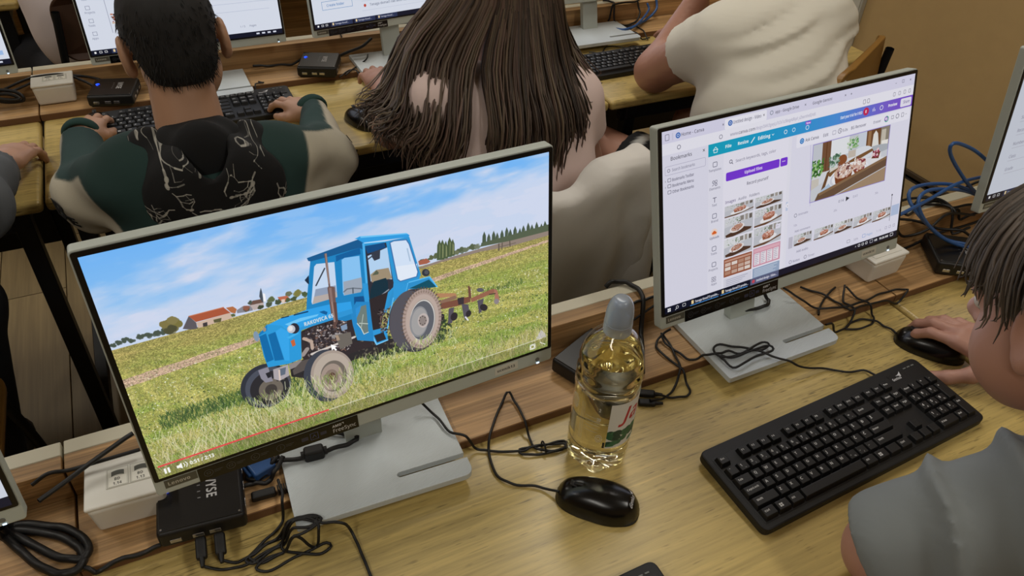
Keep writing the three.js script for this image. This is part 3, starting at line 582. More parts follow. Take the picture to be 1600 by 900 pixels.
function screenSheet(kind) {
  return canvasTex(1024, 576, (g, W, H) => {
    const F = (c, x, y, w, h) => { g.fillStyle = c; g.fillRect(x, y, w, h); }, TX = (s, x, y, z, c = '#667', mw) => { g.fillStyle = c; g.font = z + 'px sans-serif'; mw ? g.fillText(s, x, y, mw) : g.fillText(s, x, y); };
    F('#e6ecfa', 0, 0, W, H);
    if (kind === 'left') { F('#cdd4f0', 0, 60, 120, 480); for (let i = 0; i < 9; i++) F('#b5bdd8', 140, 80 + i * 46, 300 + (i * 61 % 160), 3); F('#a8c8f4', W - 130, H - 70, 110, 22); TX('▾', W - 26, H - 54, 14, '#334'); }
    if (kind === 'editor') { for (let i = 0; i < 7; i++) { g.strokeStyle = '#8a90a8'; g.lineWidth = 2; g.strokeRect(34, 60 + i * 66, 20, 18); TX(['Home', 'Brand', 'Uploads', 'Text', 'Projects', 'Tools', 'Apps'][i], 24, 98 + i * 66, 14, '#8a90a8'); } TX('Animate', 150, 250, 15, '#99a'); F('#8a90a8', 130, 300, 2, 170); TX('Add audio', 150, 480, 16, '#778'); TX('Notes      Timer', 150, 522, 16, '#778'); for (let i = 0; i < 60; i++) F(['#5c2a22', '#a0402e', '#d8b494', '#3c2420', '#c87a58'][i % 5], 140 + rr(0, 74), 372 + rr(0, 46), rr(4, 12), rr(3, 9)); for (let i = 0; i < 24; i++) F(['#e4d8a8', '#8a9a5c', '#b5a878'][i % 3], 196 + rr(0, 26), 368 + rr(0, 44), rr(3, 6), rr(3, 8)); g.strokeRect(222, 340, 16, 14); for (let i = 0; i < 8; i++) F('#c2cbe2', 560, 120 + i * 44, 330 + (i * 83 % 100), 2); TX('1 / 5      Pages', 790, 520, 15, '#8a90a8'); }
    if (kind === 'list') { for (let i = 0; i < 9; i++) { g.beginPath(); g.fillStyle = '#c84a3c'; g.ellipse(330, 44 + i * 55, 8, 9, 0, 0, 7); g.fill(); TX(['Tanaga Kovač73 predmet zadatak', 'Tanaga Kovač73 slike za domaći', 'Tanaga domaći rad šesti razred'][i % 3], 362, 50 + i * 55, 20, '#667089', 330); TX('Apr 11, 2026', 800, 50 + i * 55, 18, '#8a92aa'); F('#cdd4e8', 310, 72 + i * 55, 700, 2); } g.strokeStyle = '#5a90c8'; g.lineWidth = 2; g.strokeRect(60, 430, 190, 46); TX('Create folder', 88, 460, 19, '#4a80c0'); TX('Storage', 70, 330, 18, '#778'); F('#5a90d8', 70, 350, 110, 5); TX('10 GB of 15 GB used', 70, 380, 17, '#889', 170); }
    if (kind === 'blank') { F('#d9d9e6', 0, 0, W, 70); for (let i = 0; i < 7; i++) TX(['Title', 'Author', 'Subject', 'Record', 'Number', 'Class', 'Grade'][i], 60, 150 + i * 52, 18, '#9a9ab0'); for (let i = 0; i < 7; i++) F('#ccccdc', 60, 160 + i * 52, 280, 2); }
    F('#10152a', 0, H - 26, W, 26); F('#fff', 14, H - 18, 10, 10); for (const x of [40, 66]) { g.strokeStyle = '#fff'; g.lineWidth = 2; g.strokeRect(x, H - 18, 12, 9); }
    for (let i = 0; i < 3; i++) { F('#2a3558', 100 + i * 150, H - 26, 138, 26); F('#f0d8a8', 108 + i * 150, H - 21, 10, 14); TX('Tanaga Kovač...', 124 + i * 150, H - 9, 13, '#e6e6f0', 100); }
    for (let i = 0; i < 4; i++) F('#dfe3f2', W - 150 + i * 32, H - 18, 18, 9);
  });
}
const screenMat = (tex, k) => new THREE.MeshStandardMaterial({ color: 0x050506, roughness: 0.35, emissive: 0xffffff, emissiveMap: tex, emissiveIntensity: k });
// ───────── monitors ─────────
const ribTex = pixelTex(128, 128, (u, v) => { const k = Math.sin((u + v) * 2 * Math.PI * 2) * 0.5 + 0.5, c = 90 + 130 * k; return [c, c, c]; }, false);
M.stand = mat(0xc2cace, 0.42, { bumpMap: rep(ribTex, 1 / 0.011, 1 / 0.005), bumpScale: 0.00035 });
const SW = 0.4838, SH = 0.2722;
const plateTex = canvasTex(256, 84, (g) => { g.fillStyle = '#57564c'; g.fillRect(0, 0, 256, 84); g.fillStyle = '#b9b8ad'; g.font = 'bold 52px sans-serif'; g.fillText('Lenovo', 22, 60, 212); });
const stickTex = canvasTex(1024, 108, (g) => {
  g.fillStyle = '#0b0b0d'; g.fillRect(0, 0, 1024, 108); g.strokeStyle = '#4a4c52'; g.lineWidth = 3; g.fillStyle = '#3c3e44';
  [[60, 0], [195, 1], [345, 2], [505, 3]].forEach(([x, k]) => { g.beginPath(); g.ellipse(x, 54, 26, 26, 0, 0, 7); g.stroke(); if (k === 0) g.strokeRect(x - 10, 46, 20, 15); if (k === 1) g.strokeRect(x - 12, 44, 22, 16); if (k === 2) { g.beginPath(); g.ellipse(x, 54, 10, 10, 0, 0.4, 5); g.stroke(); } if (k === 3) g.fillRect(x - 2, 40, 4, 28); g.fillRect(x + 34, 44, 52, 5); g.fillRect(x + 34, 56, 38, 5); });
  g.fillStyle = '#33364a'; g.fillRect(640, 40, 44, 30); g.strokeStyle = '#4c5688'; g.strokeRect(700, 26, 50, 54); g.beginPath(); g.moveTo(712, 66); g.lineTo(725, 42); g.lineTo(738, 66); g.stroke(); g.fillRect(766, 40, 40, 26);
  g.fillStyle = '#d8d8da'; g.font = 'bold 28px sans-serif'; g.fillText('AMD', 848, 40); g.font = '44px sans-serif'; g.fillText('FreeSync', 846, 84, 160); g.fillRect(912, 18, 14, 4); g.fillRect(922, 18, 4, 14);
});
const assetTex = (s) => canvasTex(128, 48, (g) => { g.fillStyle = '#c9c8bd'; g.fillRect(0, 0, 128, 48); g.fillStyle = '#33332f'; g.font = 'bold 23px sans-serif'; g.fillText(s, 12, 32, 104); });
const MG = (() => {
  const slot = new THREE.Shape(), w = 0.114, zf = 0.09, zn = 0.057, r = 0.014;       // plan of the foot plate: x right, y away from the viewer
  slot.moveTo(-w, zf); slot.lineTo(w, zf); slot.lineTo(w, -0.021); slot.lineTo(0.026, -0.021); slot.quadraticCurveTo(0.021, -0.021, 0.021, -0.025); slot.quadraticCurveTo(0.021, -0.029, 0.026, -0.029); slot.lineTo(w + 0.002, -0.029);
  slot.lineTo(w + 0.002, -zn + r); slot.quadraticCurveTo(w + 0.002, -zn, w + 0.002 - r, -zn); slot.lineTo(-w + 0.004, -zn); slot.quadraticCurveTo(-w, -zn, -w, -zn + 0.004); slot.lineTo(-w, zf);
  const base = metreUV(slab(slot, 0.010, 0.0008));
  const outer = roundRect(0.498, 0.304, 0.005); const frame = new THREE.ExtrudeGeometry(outer, { depth: 0.014, bevelEnabled: true, bevelSize: 0.0012, bevelThickness: 0.0012, bevelOffset: -0.0012, bevelSegments: 2 }); frame.translate(0, -0.009, -0.0165);
  const bez = new THREE.ExtrudeGeometry(roundRect(0.4945, 0.2815, 0.003), { depth: 0.0012, bevelEnabled: false }); bez.translate(0, 0.0005, -0.0008);
  return { base, frame, bez, screen: new THREE.PlaneGeometry(SW, SH), back: at(rbox(0.44, 0.25, 0.02, 0.008), 0, -0.01, -0.026), hump: at(rbox(0.2, 0.17, 0.025, 0.01), 0, -0.03, -0.045), plate: at(rbox(0.0335, 0.0108, 0.0008, 0.0003), 0, 0, 0), stick: at(rbox(0.1835, 0.0186, 0.0009, 0.0004), 0, 0, 0), label: rbox(0.034, 0.0122, 0.0006, 0.0002), led: rbox(0.004, 0.0016, 0.001, 0.0004), btn: new THREE.CylinderGeometry(0.003, 0.003, 0.001, 14).rotateX(Math.PI / 2), neck: new THREE.BoxGeometry(0.05, 1, 0.016), plugGeo: rbox(0.0335, 0.0108, 0.0008, 0.0003) };
})();
const plateMat = mat(0xffffff, 0.4, { map: plateTex }), stickMat = mat(0xffffff, 0.16, { map: stickTex });
const faceUV = (g, w, h) => { const p = g.attributes.position, uv = g.attributes.uv; for (let i = 0; i < p.count; i++) uv.setXY(i, p.getX(i) / w + 0.5, p.getY(i) / h + 0.5); return g; };
faceUV(MG.plate, 0.0335, 0.0108); faceUV(MG.stick, 0.1835, 0.0186); faceUV(MG.label, 0.034, 0.0122);
// c: centre of the visible screen above the table top; foot: [x, z, turn] of the plate
function makeMonitor(label, c, yaw, tilt, roll, foot, tex, glowK, asset, scale = 1, baseY = T, light = 0) {
  const g = thing('monitor', label, 'monitor', [foot[0], D + baseY + 0.0006, foot[1]], 0, 'grey desktop monitors');
  part(g, 'stand_base', MG.base, M.stand, [0, 0, 0], [0, foot[2], 0]).userData.label = 'pale grey ribbed foot plate with a slot';
  const px = c[0] - foot[0], py = c[1] - baseY, pz = c[2] - foot[1];
  const frame = part(g, 'frame', MG.frame, M.grey, [px, py, pz]); frame.rotation.order = 'YXZ'; frame.rotation.set(tilt, yaw, roll); frame.scale.setScalar(scale);
  const H = py + 0.02, nz = pz - 0.062, lean = Math.atan2(nz + 0.06, H);
  part(g, 'stand_neck', MG.neck, M.grey, [0, H / 2 + 0.004, (nz - 0.06) / 2], [lean, 0, 0]).scale.set(1, H / Math.cos(lean), 1);
  part(frame, 'bezel', MG.bez, M.bezel);
  part(frame, 'screen', MG.screen, screenMat(tex, glowK), [0, 0, 0.0008]);
  part(frame, 'back_cover', MG.back, M.grey); part(frame, 'hinge_housing', MG.hump, M.greyDark);
  part(frame, 'brand_plate', MG.plate, plateMat, [-0.2222, -0.1482, -0.0010]).userData.label = 'dark plate with pale maker lettering';
  part(frame, 'feature_strip', MG.stick, stickMat, [-0.1128, -0.1518, -0.0009]).userData.label = 'glossy black strip of feature icons';
  if (asset) part(frame, 'asset_label', MG.label, mat(0xffffff, 0.6, { map: assetTex(asset) }), [0.1805, -0.1505, -0.0011]).userData.label = 'small white name label';
  part(frame, 'power_button', MG.btn, M.greyDark, [0.227, -0.1535, -0.0012]); part(frame, 'power_light', MG.led, M.led, [0.2275, -0.1592, -0.0008]);
  if (light) { const l = new THREE.RectAreaLight(0xe4ecff, light, SW * 0.96, SH * 0.96); l.position.set(0, 0, 0.004); l.rotation.y = Math.PI; frame.add(l); }
  return g;
}
const sheetBlank = screenSheet('blank'), sheetLeft = screenSheet('left'), sheetEd = screenSheet('editor'), sheetList = screenSheet('list');
makeMonitor('grey monitor playing a video of a blue tractor in a field', [0.1479, 0.288, -0.0066], 0.0445, -0.1366, 0.001, [0.1475, 0, -0.045], screenTractor(), 1.0, 'ucenik13', 1, T, 0.5);
makeMonitor('grey monitor showing a design editor with a cake photo', [0.8414, 0.2544, -0.066], 0.0133, -0.2825, 0.0222, [0.8, 0, 0.01], screenEditor(), 0.8, 'ucenik14', 1, T, 0.5);
makeMonitor('grey monitor cut off by the lower left picture edge', [-0.4855, 0.252, -0.055], 0.03, -0.2, 0, [-0.49, 0, 0], sheetLeft, 0.72, null, 1, T, 0.3);
makeMonitor('grey monitor cut off by the right picture edge beside the blue cables', [1.583, 0.262, -0.075], 0.0, -0.16, 0, [1.58, 0, 0], sheetBlank, 0.6, null, 1, T, 0.3);
const R2 = (label, x, y, z, yaw, tex, fx, light) => makeMonitor(label, [x, y, z], yaw, -0.13, 0, [fx, ROW, 0], tex, 0.8, null, 0.9, T, light);
R2('grey monitor of the second row cut off by the upper left corner', -0.485, 0.2495, -1.315, 0.02, sheetLeft, -0.485, 0.3);
R2('grey monitor behind the head of the boy in green', 0.112, 0.2465, -1.322, 0.02, sheetEd, 0.11, 0.3);
R2('grey monitor listing files, left of the long-haired girl', 0.622, 0.2545, -1.33, 0.13, sheetList, 0.62, 0.3);
R2('grey monitor between the long-haired girl and the child in white', 1.16, 0.255, -1.335, 0.02, sheetBlank, 1.25, 0.3);
const RB = [[[1.17, 0.02, -0.1], [1.24, 0.022, -0.095], [1.32, 0.03, -0.1], [1.42, 0.04, -0.09], [1.5, 0.05, -0.1]], [[1.16, 0.07, -0.115], [1.22, 0.05, -0.1], [1.27, 0.06, -0.09], [1.33, 0.075, -0.1], [1.42, 0.05, -0.1]], [[1.13, 0.075, -0.14], [1.2, 0.08, -0.125], [1.26, 0.07, -0.105], [1.31, 0.05, -0.09], [1.36, 0.04, -0.06]]];
// cable runs, in metres: x, height above the table top, z
const RUN = {
  mouse1: [[0.232,0.05,-0.067],[0.248,0.03,-0.047],[0.255,0.03,-0.013],[0.271,0.002,0.002],[0.3,0.002,0.019],[0.34,0.002,0.038],[0.358,0.002,0.038],[0.386,0.002,0.043],[0.407,0.002,0.046],[0.399,0.002,0.058],[0.37,0.002,0.055],[0.343,0.002,0.045],[0.342,0.002,0.035],[0.368,0.002,0.039],[0.401,0.002,0.049],[0.404,0.002,0.058],[0.382,0.002,0.055],[0.363,0.002,0.041],[0.364,0.002,0.015],[0.367,0.012,-0.027],[0.363,0.03,-0.05],[0.341,0.012,-0.032],[0.309,0.018,0.006],[0.299,0.002,0.026],[0.294,0.002,0.06],[0.307,0.002,0.083],[0.336,0.002,0.101],[0.355,0.012,0.124]],
  usbA: [[-0.08,0.012,0.026],[-0.08,0.002,0.041],[-0.062,0.002,0.054],[-0.038,0.002,0.06],[-0.006,0.002,0.052],[0.035,0.002,0.044],[0.055,0.002,0.058],[0.048,0.002,0.07],[0.015,0.002,0.062],[-0.016,0.002,0.065],[-0.028,0.002,0.05],[0.004,0.002,0.041],[0.05,0.002,0.044],[0.06,0.002,0.056],[0.03,0.002,0.065],[-0.0,0.002,0.061],[-0.024,0.002,0.068],[-0.012,0.002,0.079],[0.028,0.002,0.073],[0.06,0.002,0.07],[0.062,0.002,0.079],[0.042,0.002,0.079],[0.009,0.002,0.055],[0.036,0.002,0.04],[0.061,0.03,0.06],[0.083,0.03,0.069],[0.091,0.012,0.07],[0.094,0.002,0.086],[0.095,0.002,0.11],[0.096,0.002,0.136]],
  usbB: [[-0.059,0.012,0.032],[-0.06,0.002,0.041],[-0.044,0.002,0.052],[-0.025,0.002,0.05],[-0.004,0.002,0.042],[0.02,0.002,0.041],[0.046,0.002,0.045],[0.057,0.002,0.051],[0.045,0.002,0.059],[0.017,0.002,0.051],[-0.011,0.002,0.056],[-0.023,0.002,0.062],[-0.033,0.002,0.054],[-0.011,0.002,0.039],[0.016,0.002,0.021],[0.026,0.002,0.0],[0.026,0.018,-0.015],[0.026,0.02,-0.025]],
  thick1: [[-0.285,0.05,-0.082],[-0.271,0.021,-0.09],[-0.237,0.021,-0.074],[-0.212,0.021,-0.056],[-0.196,0.021,-0.03],[-0.198,0.021,-0.013],[-0.211,0.021,-0.014],[-0.233,0.021,-0.03],[-0.258,0.021,-0.06],[-0.278,0.021,-0.081],[-0.278,0.05,-0.072]],
  thick2: [[-0.285,0.05,-0.075],[-0.278,0.021,-0.085],[-0.237,0.021,-0.063],[-0.211,0.021,-0.037],[-0.201,0.021,-0.016],[-0.203,0.021,-0.002],[-0.217,0.021,0.003],[-0.233,0.021,-0.006],[-0.251,0.021,-0.027],[-0.267,0.021,-0.053],[-0.283,0.021,-0.078],[-0.284,0.05,-0.07]],
  lan1: [[-0.2,0.003,0.002],[-0.186,0.019,0.011],[-0.169,0.019,0.006],[-0.145,0.019,0.007],[-0.119,0.019,0.006]],
  hang1: [[-0.228,0.085,-0.06],[-0.205,0.084,-0.075],[-0.173,0.089,-0.09],[-0.12,0.109,-0.1]],
  hang2: [[-0.236,0.082,-0.09],[-0.217,0.088,-0.095],[-0.198,0.078,-0.1],[-0.169,0.078,-0.1],[-0.12,0.078,-0.1]],
  seamc: [[-0.204,0.07,-0.13],[-0.204,0.068,-0.112],[-0.203,0.047,-0.11],[-0.205,0.02,-0.11],[-0.205,0.018,-0.085],[-0.206,0.018,-0.039]],
  kb2a: [[0.572,0.012,0.026],[0.598,0.002,0.038],[0.62,0.002,0.044],[0.633,0.002,0.035],[0.636,0.002,0.006],[0.626,0.018,-0.042],[0.635,0.018,-0.062],[0.649,0.03,-0.066],[0.658,0.04,-0.062]],
  kb2b: [[0.558,0.012,0.035],[0.584,0.002,0.034],[0.606,0.002,0.027],[0.633,0.002,0.005],[0.641,0.018,-0.015],[0.651,0.018,-0.051],[0.647,0.03,-0.069],[0.645,0.02,-0.052],[0.652,0.018,-0.031],[0.658,0.018,-0.009],[0.679,0.002,0.002],[0.702,0.002,0.009],[0.72,0.002,0.011],[0.738,0.035,0.025],[0.779,0.035,0.018],[0.787,0.035,0.027],[0.762,0.035,0.031],[0.736,0.032,0.008],[0.712,0.03,-0.008],[0.697,0.03,0.002],[0.705,0.03,0.02],[0.741,0.037,0.028],[0.782,0.037,0.029],[0.781,0.037,0.041],[0.747,0.035,0.04],[0.706,0.032,0.046],[0.699,0.01,0.023],[0.701,0.015,0.014],[0.72,0.034,0.028],[0.756,0.036,0.029],[0.774,0.036,0.053],[0.813,0.02,0.075],[0.865,0.002,0.085],[0.888,0.002,0.103],[0.92,0.002,0.113],[0.923,0.012,0.138]],
  ms2: [[0.895,0.05,-0.067],[0.942,0.018,-0.025],[0.993,0.018,-0.009],[1.037,0.018,-0.007],[1.08,0.018,-0.011],[1.116,0.018,-0.008],[1.136,0.002,0.0],[1.105,0.002,0.009],[1.035,0.018,0.002],[0.997,0.018,0.002],[0.991,0.018,-0.007],[0.989,0.018,-0.02],[0.979,0.018,-0.053],[0.957,0.018,-0.082]],
  ms2b: [[0.919,0.018,-0.001],[0.947,0.018,-0.023],[0.981,0.018,-0.043],[1.017,0.018,-0.057]],
  ms2c: [[1.026,0.03,-0.047],[1.0,0.018,-0.02],[1.004,0.002,0.002],[0.979,0.002,0.019],[0.949,0.002,0.024],[0.911,0.02,0.024]],
  ms2d: [[1.025,0.03,-0.043],[1.031,0.018,-0.017],[1.041,0.002,0.011],[1.028,0.002,0.029],[1.002,0.002,0.034],[0.968,0.002,0.026],[0.98,0.002,0.018],[1.006,0.002,0.015],[1.03,0.002,0.025],[1.037,0.002,0.044],[1.042,0.002,0.064],[1.036,0.012,0.083]],
  pwr1: [[0.105,0.022,-0.075],[0.129,0.009,-0.06],[0.138,-0.005,-0.05],[0.125,-0.009,-0.045],[0.101,0.0,-0.045],[0.074,0.013,-0.045],[0.043,0.023,-0.05],[0.025,0.024,-0.06]],
  pwr2: [[0.785,0.048,-0.07],[0.796,0.034,-0.06],[0.831,0.015,-0.055],[0.854,0.018,-0.055],[0.865,0.026,-0.065],[0.864,0.039,-0.075]],
  vert: [[0.598,0.063,-0.17],[0.62,0.061,-0.165],[0.634,0.044,-0.15],[0.635,0.016,-0.12],[0.606,0.022,-0.062],[0.572,0.02,-0.009]],
  hor: [[0.657,0.065,-0.11],[0.628,0.054,-0.11],[0.612,0.04,-0.11],[0.584,0.025,-0.11]],
  hor2: [[0.653,0.066,-0.1],[0.626,0.052,-0.1],[0.611,0.044,-0.1]],
  blk1: [[0.035,0.035,-0.06],[0.018,0.018,-0.05],[0.004,-0.002,-0.045],[-0.009,-0.019,-0.05],[-0.001,-0.011,-0.06],[0.015,0.003,-0.07],[0.031,0.02,-0.075]],
  blk2: [[0.04,0.038,-0.055],[0.025,0.013,-0.04],[0.011,-0.003,-0.035],[-0.002,-0.013,-0.04],[-0.015,-0.008,-0.04]],
  eth1: [[1.101,0.147,-0.06],[1.123,0.15,-0.06],[1.212,0.145,-0.08],[1.32,0.147,-0.1],[1.451,0.124,-0.12],[1.508,0.111,-0.12]],
  eth2: [[1.435,0.137,-0.1],[1.382,0.176,-0.1],[1.323,0.212,-0.1],[1.265,0.238,-0.1],[1.241,0.241,-0.1],[1.254,0.217,-0.1],[1.323,0.157,-0.1],[1.406,0.097,-0.1],[1.444,0.075,-0.09]],
  eth3: [[1.313,0.045,-0.03],[1.269,0.063,-0.06],[1.186,0.127,-0.07],[1.172,0.15,-0.09],[1.184,0.163,-0.1],[1.241,0.155,-0.11],[1.316,0.138,-0.11],[1.395,0.104,-0.11],[1.46,0.064,-0.1]],
  eth4: [[1.306,0.045,-0.024],[1.246,0.077,-0.055],[1.191,0.125,-0.065],[1.184,0.152,-0.08],[1.216,0.158,-0.09],[1.289,0.14,-0.1],[1.384,0.106,-0.11],[1.461,0.069,-0.1]],
  rb1: [[1.266,0.075,-0.17],[1.309,0.075,-0.169],[1.347,0.08,-0.145],[1.36,0.075,-0.123],[1.357,0.067,-0.1]],
  rb2: [[1.323,0.003,-0.181],[1.355,0.003,-0.155],[1.361,0.04,-0.118],[1.409,0.06,-0.11],[1.45,0.086,-0.1]],
  rb3: [[1.294,0.003,-0.155],[1.351,0.003,-0.132],[1.364,0.03,-0.109],[1.406,0.05,-0.103],[1.443,0.07,-0.086]],
  rb4: [[1.212,0.1,-0.11],[1.305,0.03,-0.144],[1.361,0.003,-0.14],[1.354,0.03,-0.088],[1.391,0.04,-0.082]],
  rb5: [[1.445,0.08,-0.153],[1.471,0.09,-0.148],[1.493,0.1,-0.125]],
  r2a: [[-0.327,0.04,-1.37],[-0.264,0.062,-1.37],[-0.227,0.067,-1.37],[-0.18,0.064,-1.37],[-0.144,0.047,-1.36],[-0.12,0.035,-1.34]],
  r2b: [[-0.328,0.037,-1.36],[-0.286,0.046,-1.36],[-0.233,0.058,-1.37],[-0.174,0.061,-1.37],[-0.116,0.045,-1.37],[-0.066,0.029,-1.33]],
  r2c: [[-0.323,0.06,-1.34],[-0.29,0.051,-1.34],[-0.274,0.041,-1.33],[-0.277,0.03,-1.33],[-0.303,0.03,-1.33],[-0.33,0.038,-1.33]],
  r2d: [[-0.325,0.053,-1.33],[-0.297,0.049,-1.33],[-0.28,0.04,-1.32],[-0.3,0.04,-1.32],[-0.326,0.048,-1.32]],
  r2e: [[0.252,0.027,-1.37],[0.3,0.019,-1.37],[0.349,0.02,-1.36],[0.376,0.032,-1.36],[0.406,0.035,-1.36],[0.444,0.033,-1.34]],
  r2f: [[0.445,0.03,-1.33],[0.493,0.042,-1.34],[0.541,0.05,-1.35],[0.575,0.061,-1.37]],
  r2g: [[0.507,0.051,-1.42],[0.498,0.042,-1.4],[0.496,0.031,-1.38]],
  r2h: [[0.464,0.02,-1.248],[0.514,0.019,-1.3],[0.537,0.034,-1.3],[0.548,0.038,-1.32]],
  r2i: [[0.446,0.02,-1.243],[0.489,0.004,-1.279],[0.503,0.004,-1.24],[0.505,0.004,-1.197]],
  r2j: [[0.254,0.012,-1.121],[0.241,0.004,-1.172],[0.234,0.004,-1.233],[0.239,0.004,-1.271],[0.261,0.004,-1.269],[0.247,0.004,-1.279]],
  r2k: [[1.346,0.044,-1.42],[1.369,0.043,-1.4],[1.359,0.027,-1.36],[1.377,0.015,-1.33],[1.425,0.022,-1.34],[1.452,0.043,-1.36],[1.45,0.061,-1.38]],
  r2l: [[1.329,0.02,-1.31],[1.355,0.03,-1.279],[1.461,0.023,-1.34],[1.513,0.046,-1.36],[1.522,0.07,-1.38]],
  r2m: [[1.33,0.02,-1.302],[1.381,0.03,-1.285],[1.475,0.048,-1.35],[1.482,0.067,-1.37]],
  r2n: [[1.342,0.026,-1.37],[1.37,0.035,-1.38],[1.441,0.042,-1.38],[1.477,0.053,-1.4]],
  r2o: [[1.407,0.004,-1.237],[1.412,0.004,-1.307],[1.387,0.004,-1.323],[1.369,0.004,-1.3],[1.387,0.004,-1.25],[1.42,0.004,-1.247]],
  r2p: [[1.179,0.004,-1.206],[1.215,0.004,-1.194],[1.26,0.004,-1.232],[1.3,0.004,-1.205],[1.335,0.004,-1.206],[1.368,0.004,-1.195]],
  rb6: RB[0], rb7: RB[1], rb8: RB[2],
};
// a cable rests on whatever lies under it: table, board, ledge, foot plates, thin clients
const RESTS = [[-9, 9, -0.1145, 0.0025, T], [-9, 9, -0.165, -0.111, 0.068], [-9, 9, ROW - 0.1145, ROW + 0.0025, T], [-9, 9, ROW - 0.165, ROW - 0.111, 0.068], [0.028, 0.27, -0.092, 0.062, T + 0.0115], [0.682, 0.92, -0.092, 0.062, T + 0.0115], [0.465, 0.555, -0.10, 0.012, T + 0.03], [1.24, 1.345, -0.085, 0.03, T + 0.031]];
const restAt = (x, z) => { let h = 0; for (const [a, b, c, d, y] of RESTS) if (x > a && x < b && z > c && z < d) h = Math.max(h, y); return h; };
const run = (k, r = 0.0022) => {
  const src = RUN[k], n = (src.length - 1) * 6, pts = curve(src).getPoints(n), h = pts.map((p) => { let m = 0; for (const dx of [-0.004, 0, 0.004]) for (const dz of [-0.004, 0, 0.004]) m = Math.max(m, restAt(p.x + dx, p.z + dz)); return m + r + 0.0006; });
  const up = pts.map((p, i) => { const bumpUp = 0.0011 * (1 + Math.sin(i * 0.9)); return Math.max(p.y, h[Math.max(0, i - 1)], h[i], h[Math.min(n, i + 1)]) + (p.y < h[i] + 0.004 ? bumpUp : 0); });
  const sm = up.map((y, i) => Math.max(h[i], (up[Math.max(0, i - 1)] + 2 * y + up[Math.min(n, i + 1)]) / 4));
  return pts.map((p, i) => [p.x, sm[i] + D, p.z]);
};
// ───────── white socket boxes ─────────
const sockTex = canvasTex(512, 256, (g) => {
  g.fillStyle = '#d6d5cc'; g.fillRect(0, 0, 512, 256);
  ['BD 1.14', 'BD 1.13'].forEach((s, i) => { const x = 16 + i * 252; g.strokeStyle = '#9a9a90'; g.lineWidth = 5; g.strokeRect(x, 8, 228, 240); g.fillStyle = '#5a5c58'; g.beginPath(); g.moveTo(x + 44, 112); g.lineTo(x + 44, 48); g.quadraticCurveTo(x + 114, 24, x + 184, 48); g.lineTo(x + 184, 112); g.quadraticCurveTo(x + 114, 84, x + 44, 112); g.fill(); g.fillStyle = '#ecebe2'; g.fillRect(x + 18, 118, 192, 118); g.fillStyle = '#23231f'; g.font = 'bold 50px sans-serif'; g.fillText(s.split(' ')[0], x + 74, 168); g.fillText(s.split(' ')[1], x + 60, 226); });
});
function socketBox(label, x, z, turn = 0, plain = false) {
  const g = thing('socket_box', label, 'socket box', [x, D + T + 0.0006, z], turn, 'white desk socket boxes');
  const w = 0.086, d = 0.07, h = 0.044;
  const body = rbox(w, h, d, 0.006, 3), p = body.attributes.position; for (let i = 0; i < p.count; i++) { const k = p.getY(i) < 0 ? 0.93 : 1; p.setX(i, p.getX(i) * k); p.setZ(i, p.getZ(i) * k); } body.computeVertexNormals();
  part(g, 'body', body, M.boxWhite, [0, h / 2, 0]);
  const lid = part(g, 'lid', rbox(w + 0.003, 0.006, d + 0.002, 0.0028, 3), M.boxLid, [0, h + 0.0026, 0]);
  const lg = rbox(0.052, 0.0012, 0.030, 0.0004), pp = lg.attributes.position, uv = lg.attributes.uv; for (let i = 0; i < pp.count; i++) uv.setXY(i, pp.getX(i) / 0.052 + 0.5, 0.5 - pp.getZ(i) / 0.030);
  if (!plain) part(lid, 'socket_plates', lg, mat(0xffffff, 0.35, { map: sockTex }), [0.006, 0.0033, -0.002]).userData.label = 'two labelled network socket plates';
  else part(lid, 'lid_lip', rbox(w * 0.8, 0.002, 0.012, 0.0009), M.boxWhite, [0, 0.003, 0.02]);
  return g;
}
socketBox('white socket box labelled BD 1.14, left of the tractor monitor', -0.142, -0.0745, -0.05);
socketBox('white socket box under the corner of the cake photo monitor', 1.122, -0.078, 0.03, true);
socketBox('white socket box of the second row beside the boy in green', -0.206, ROW - 0.079, 0.0, false);

// ───────── thin client boxes ─────────
const wyseTex = canvasTex(256, 256, (g) => {
  g.fillStyle = '#101012'; g.fillRect(0, 0, 256, 256); g.save(); g.translate(150, 66); g.rotate(Math.PI / 2); g.fillStyle = '#b9b9bb'; g.font = 'bold 46px sans-serif'; g.fillText('WYSE', 0, 0, 100); g.fillStyle = '#77777a'; for (let i = 0; i < 4; i++) g.fillRect(10 + i * 26, 18, 4, 10); g.restore();
});
const wyseTopMat = mat(0xffffff, 0.3, { map: wyseTex });
const WY = { body: rbox(0.1, 0.027, 0.1, 0.006, 3), top: rbox(0.094, 0.002, 0.094, 0.0008), port: rbox(0.013, 0.006, 0.002, 0.0006), foot: rbox(0.09, 0.0022, 0.09, 0.001), screw: new THREE.CylinderGeometry(0.0013, 0.0013, 0.0006, 10), led: new THREE.TorusGeometry(0.0035, 0.0008, 6, 18, 5.2).rotateX(-Math.PI / 2) };
{ const p = WY.top.attributes.position, uv = WY.top.attributes.uv; for (let i = 0; i < p.count; i++) uv.setXY(i, p.getX(i) / 0.094 + 0.5, 0.5 - p.getZ(i) / 0.094); }
